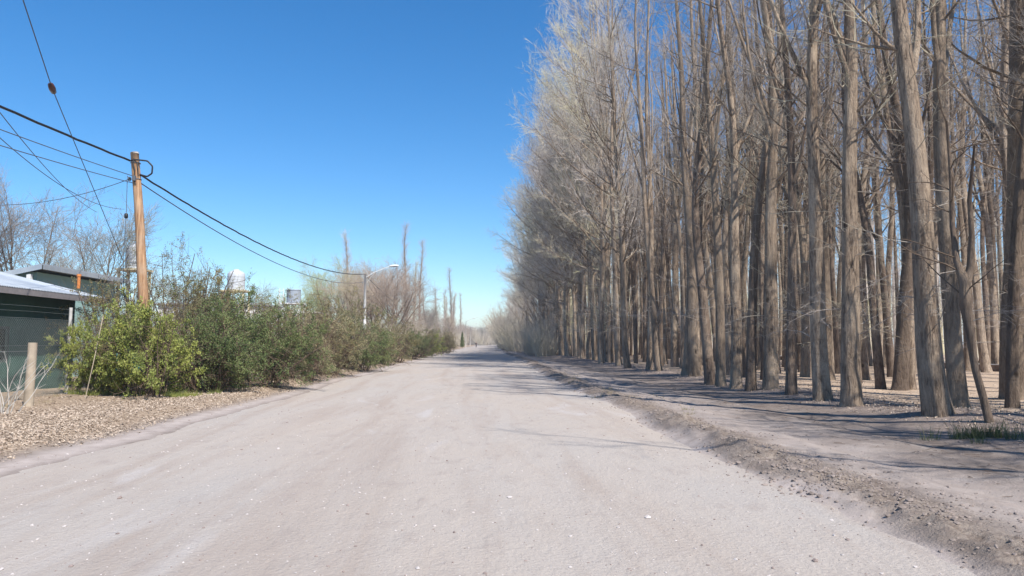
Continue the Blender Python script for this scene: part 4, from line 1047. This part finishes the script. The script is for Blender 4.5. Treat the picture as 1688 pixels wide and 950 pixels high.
# ------------------------------------------------------------------ person far down the road
def person():
    p = at(785, 572, 215); z = top(p.x, p.y); root = empty('person', (p.x, p.y, z))
    def skin(name, V, E, Rr, mat, parent=root, sub=2):
        me = bpy.data.meshes.new(name); me.from_pydata(V, E, []); o = link(name, me, parent); o.modifiers.new('skin', 'SKIN')
        for i, r_ in enumerate(Rr): me.skin_vertices[0].data[i].radius = (r_, r_)
        me.skin_vertices[0].data[0].use_root = True; s = o.modifiers.new('sub', 'SUBSURF'); s.levels = sub; s.render_levels = sub; me.materials.append(mat); return o
    V = [(0, 0, .95), (0, 0, 1.15), (0, 0, 1.38), (0, 0, 1.5), (0, -.01, 1.62), (0, 0, 1.70),
         (-.19, 0, 1.40), (-.24, .05, 1.13), (-.22, -.05, .88), (.19, 0, 1.40), (.24, -.05, 1.13), (.22, .1, .90),
         (-.09, 0, .88), (-.10, -.10, .50), (-.10, .0, .09), (-.10, -.16, .04), (.09, 0, .88), (.10, .08, .50), (.10, .24, .12), (.10, .12, .05)]
    E = [(0, 1), (1, 2), (2, 3), (3, 4), (4, 5), (2, 6), (6, 7), (7, 8), (2, 9), (9, 10), (10, 11), (0, 12), (12, 13), (13, 14), (14, 15), (0, 16), (16, 17), (17, 18), (18, 19)]
    Rr = [.14, .14, .16, .06, .095, .085, .06, .045, .035, .06, .045, .035, .09, .065, .045, .04, .09, .065, .045, .04]
    skin('body', V, E, Rr, simple('skin_tone', (.42, .27, .2), .6, .3))
    skin('jacket', [(0, 0, .92), (0, 0, 1.15), (0, 0, 1.38), (-.19, 0, 1.40), (-.24, .05, 1.13), (-.225, -.03, .95), (.19, 0, 1.40), (.24, -.05, 1.13), (.225, .08, .95)], [(0, 1), (1, 2), (2, 3), (3, 4), (4, 5), (2, 6), (6, 7), (7, 8)], [.165, .165, .18, .075, .06, .052, .075, .06, .052], simple('dark_jacket', (.03, .03, .045), .8))
    skin('trousers', [(0, 0, .93), (-.09, 0, .86), (-.10, -.10, .50), (-.10, .0, .13), (.09, 0, .86), (.10, .08, .50), (.10, .23, .15)], [(0, 1), (1, 2), (2, 3), (0, 4), (4, 5), (5, 6)], [.155, .105, .08, .06, .105, .08, .06], simple('grey_trousers', (.06, .065, .08), .8))
    skin('hair', [(0, .015, 1.72), (0, .03, 1.67)], [(0, 1)], [.095, .09], simple('dark_hair', (.02, .015, .01), .7))
    tag(root, 'distant person in dark clothes walking on the road where it vanishes', 'person')
person()

# ------------------------------------------------------------------ loose ground cover
phi = (1 + 5 ** .5) / 2
ICO = unit(np.array([(-1, phi, 0), (1, phi, 0), (-1, -phi, 0), (1, -phi, 0), (0, -1, phi), (0, 1, phi), (0, -1, -phi), (0, 1, -phi), (phi, 0, -1), (phi, 0, 1), (-phi, 0, -1), (-phi, 0, 1)], float))
ICOF = np.array([(0, 11, 5), (0, 5, 1), (0, 1, 7), (0, 7, 10), (0, 10, 11), (1, 5, 9), (5, 11, 4), (11, 10, 2), (10, 7, 6), (7, 1, 8), (3, 9, 4), (3, 4, 2), (3, 2, 6), (3, 6, 8), (3, 8, 9), (4, 9, 5), (2, 4, 11), (6, 2, 10), (8, 6, 7), (9, 8, 1)])
def stones(name, x, y, s, mat, g, flat=.6, sink=.25):
    n = len(x); z = topv(x, y)
    V = ICO[None] * (1 + g.uniform(-.28, .28, (n, 12, 1))) * s[:, None, None]
    V = V * np.array([1, 1, flat]) * (1 + g.uniform(-.3, .3, (n, 1, 3)))
    V = V + np.stack([x, y, z + s * (flat * .5 - sink * .5)], -1)[:, None]
    F = (ICOF[None] + (np.arange(n) * 12)[:, None, None]).reshape(-1, 3)
    return link(name, mesh_np(name, V.reshape(-1, 3), F, mat, False))
gs = np.random.default_rng(21)
def ymix(n, a, b, g=gs): return a * (b / a) ** g.uniform(0, 1, n)
M_PEB = simple('pale_pebbles', (.46, .42, .40), .85, .2, var=.25, sc=3); M_PEBD = simple('brown_pebbles', (.25, .20, .18), .9, .15, var=.3, sc=3); M_CLOD = simple('soil_clods', (.235, .195, .172), .97, .05, var=.25, sc=3)
n = 3000; y = ymix(n, 4.2, 32); x = gs.uniform(-1, 1, n) * np.minimum(5 + y * .0, 7) - 1.2; ok = (x < 3.3)
tag(stones('gravel', x[ok], y[ok], gs.gamma(1.8, .0028, ok.sum()) + .002, M_PEB, gs), 'small pale pebbles strewn over the dirt road', 'gravel', kind='stuff')
n = 1300; y = ymix(n, 4.2, 30); x = gs.uniform(-6.4, 3.4, n)
tag(stones('gravel', x, y, gs.gamma(1.6, .003, n) + .002, M_PEBD, gs), 'small darker stones and crumbs strewn over the dirt road', 'gravel', kind='stuff')
n = 15000; y = ymix(n, 4.3, 70); y = y[fbm(y * 1.1, y * 0 + 4, 3, 77) + gs.normal(size=n) * .12 > -.06]; n = len(y); x = ridge_x(y) + gs.normal(size=n) * (.22 + .3 * gs.random(n)) + .10 + .5 * fbm(y * 2, y * 0, 2, 78)
tag(stones('dirt_clods', x, y, np.minimum(gs.gamma(1.5, .0055, n) + .003, .034), M_CLOD, gs, .7, .5), 'crumbly brown soil clods piled along the ridge beside the road', 'soil', kind='stuff')
n = 1500; y = ymix(n, 6, 50); x = gs.uniform(4.2, 9.8, n)
tag(stones('soil_crumbs', x, y, np.minimum(gs.gamma(1.5, .005, n) + .003, .03), M_CLOD, gs, .6, .4), 'scattered soil crumbs on the bare verge by the grove', 'soil', kind='stuff')
def leaves(name, x, y, s, mat, g, up=.0):
    n = len(x); z = topv(x, y) + g.uniform(.002, .03, n)
    c = np.stack([x, y, z], -1); u_ = unit(g.normal(size=(n, 3)) * np.array([1, 1, .45])); w = unit(g.normal(size=(n, 3)) * .45 + np.array([0, 0, 1])); v_ = unit(np.cross(u_, w)); s = s[:, None]
    nn = np.cross(u_, v_)
    V = np.stack([c - u_ * s * .5, c + v_ * s * .32 + nn * s * .18, c + u_ * s * .5, c - v_ * s * .32 + nn * s * .18], 1)
    F = np.arange(n * 4).reshape(-1, 4)
    return link(name, mesh_np(name, V.reshape(-1, 3), F, mat, False))
def littermat(name, a, b, c_):
    m = Mat(name, .8, .2); f = m.noise(9, 2); c = m.mix(m.ramp(f, [(.38, 0), (.6, 1)]), a, b); c = m.mix(m.ramp(m.noise(27, 1), [(.52, 0), (.64, .9)]), c, c_); m.color(c); return m.m
M_LIT = littermat('fallen_leaves', (.46, .375, .295), (.33, .25, .19), (.52, .44, .355))
n = 60000; y = ymix(n, 6, 60); dl = gs.gamma(1.6, 1.15, n); x = left_edge(y) - .15 - dl + gs.normal(size=n) * .1; ok = (x > -12.6) & (fbm(x * 1.1, y * .8, 3, 111) + .12 * dl + gs.normal(size=n) * .10 > -.02)
tag(leaves('leaf_litter', x[ok], y[ok], gs.gamma(4, .0075, ok.sum()) + .008, M_LIT, gs), 'tan fallen leaves covering the bank along the left verge', 'leaf litter', kind='stuff')
n = 14000; y = ymix(n, 8, 60); x = 8.4 + gs.gamma(1.5, 3.0, n)
tag(leaves('fallen_leaves', x, y, gs.uniform(.03, .07, n), M_LIT, gs), 'sparse fallen leaves along the foot of the grove', 'leaf litter', kind='stuff')
# fallen twigs
n = 2600; y = ymix(n, 6, 45); x = np.where(gs.random(n) < .75, 5.0 + gs.gamma(3, 2.0, n), gs.uniform(-11, -6.4, n)); L = gs.uniform(.04, .22, n); a = gs.uniform(0, 6.28, n)
e = np.stack([np.cos(a), np.sin(a), 0 * a], -1) * L[:, None] / 2; c = np.stack([x, y, topv(x, y) + .012], -1); mdl = c + np.stack([gs.normal(size=n), gs.normal(size=n), np.abs(gs.normal(size=n)) * .4], -1) * .02
mb = MB(); mb.tubes(np.stack([c - e, mdl, c + e], 1), np.stack([np.full(n, .002), np.full(n, .0035), np.full(n, .002)], 1), 4, False)
tag(mb.obj('fallen_twigs', M_STEM), 'thin fallen twigs scattered on the verges', 'twigs', kind='stuff')
# grass
def blades(name, cx, cy, rad, n, h, mat, g):
    k = g.integers(len(cx), size=n); a = g.uniform(0, 6.28, n); rr = rad[k] * np.sqrt(g.uniform(0, 1, n)); x = cx[k] + rr * np.cos(a); y = cy[k] + rr * np.sin(a); z = topv(x, y) - .01
    hh = h * g.gamma(3, .2, n); b = g.uniform(0, 6.28, n); w = .004
    d = np.stack([np.cos(b), np.sin(b), 0 * b], -1); s = np.stack([-np.sin(b), np.cos(b), 0 * b], -1) * w; c = np.stack([x, y, z], -1)
    out = np.stack([np.cos(a) * .35, np.sin(a) * .35, 0 * a], -1) * hh[:, None]
    m1 = c + np.array([0, 0, 1]) * hh[:, None] * .55 + out * .35; t = c + np.array([0, 0, 1]) * hh[:, None] + out * 1.1 + d * .03
    V = np.stack([c - s, c + s, m1 + s * .7, m1 - s * .7, t], 1); base = np.arange(n)[:, None] * 5
    mb = MB(); mb.V.append(V.reshape(-1, 3)); mb.n = n * 5; mb.F[4].append(base + np.array([0, 1, 2, 3])); mb.F[3].append(base + np.array([3, 2, 4]))
    return mb.obj(name, mat)
M_GRASS = leafmat('tuft_grass', (.07, .10, .035), (.10, .13, .05), (.26, .23, .12)); M_DRYG = leafmat('dry_grass', (.30, .25, .13), (.22, .20, .10), (.40, .34, .2), .2)
p = gnd(1622, 716, .1); o = blades('grass_tuft', p.x + gs.normal(size=22) * .26, p.y + gs.normal(size=22) * .2, gs.uniform(.03, .16, 22), 1100, .26, M_GRASS, gs); tag(o, 'dark green grass tuft at the foot of the thin dead tree', 'grass tuft')
nn_ = 34; yy2 = ymix(nn_, 9, 60); cx = np.where(gs.random(nn_) < .5, ridge_x(yy2) + gs.normal(size=nn_) * .5 + .5, gs.uniform(-11.8, -10.2, nn_)); 
tag(blades('dry_grass', cx, yy2, gs.uniform(.06, .3, nn_), 1500, .11, M_DRYG, gs), 'thin dry yellow grass along the soil ridge and fence foot', 'grass', kind='stuff')
p = gnd(250, 655, .1); cx = p.x + gs.normal(size=26) * 1.2; cy = p.y + gs.normal(size=26) * .35
tag(blades('ground_weeds', cx, cy, gs.uniform(.1, .25, 26), 5000, .16, M_LEAF_Y, gs), 'low bright green weeds at the foot of the yellow-green bush', 'weeds', kind='stuff')
for pr in list(EDGE + INNER + FAR + BR):
    if pr.name in [o.name for o in bpy.data.objects] and 'label' not in pr:
        for ch in list(pr.children): bpy.data.objects.remove(ch)
        bpy.data.objects.remove(pr)
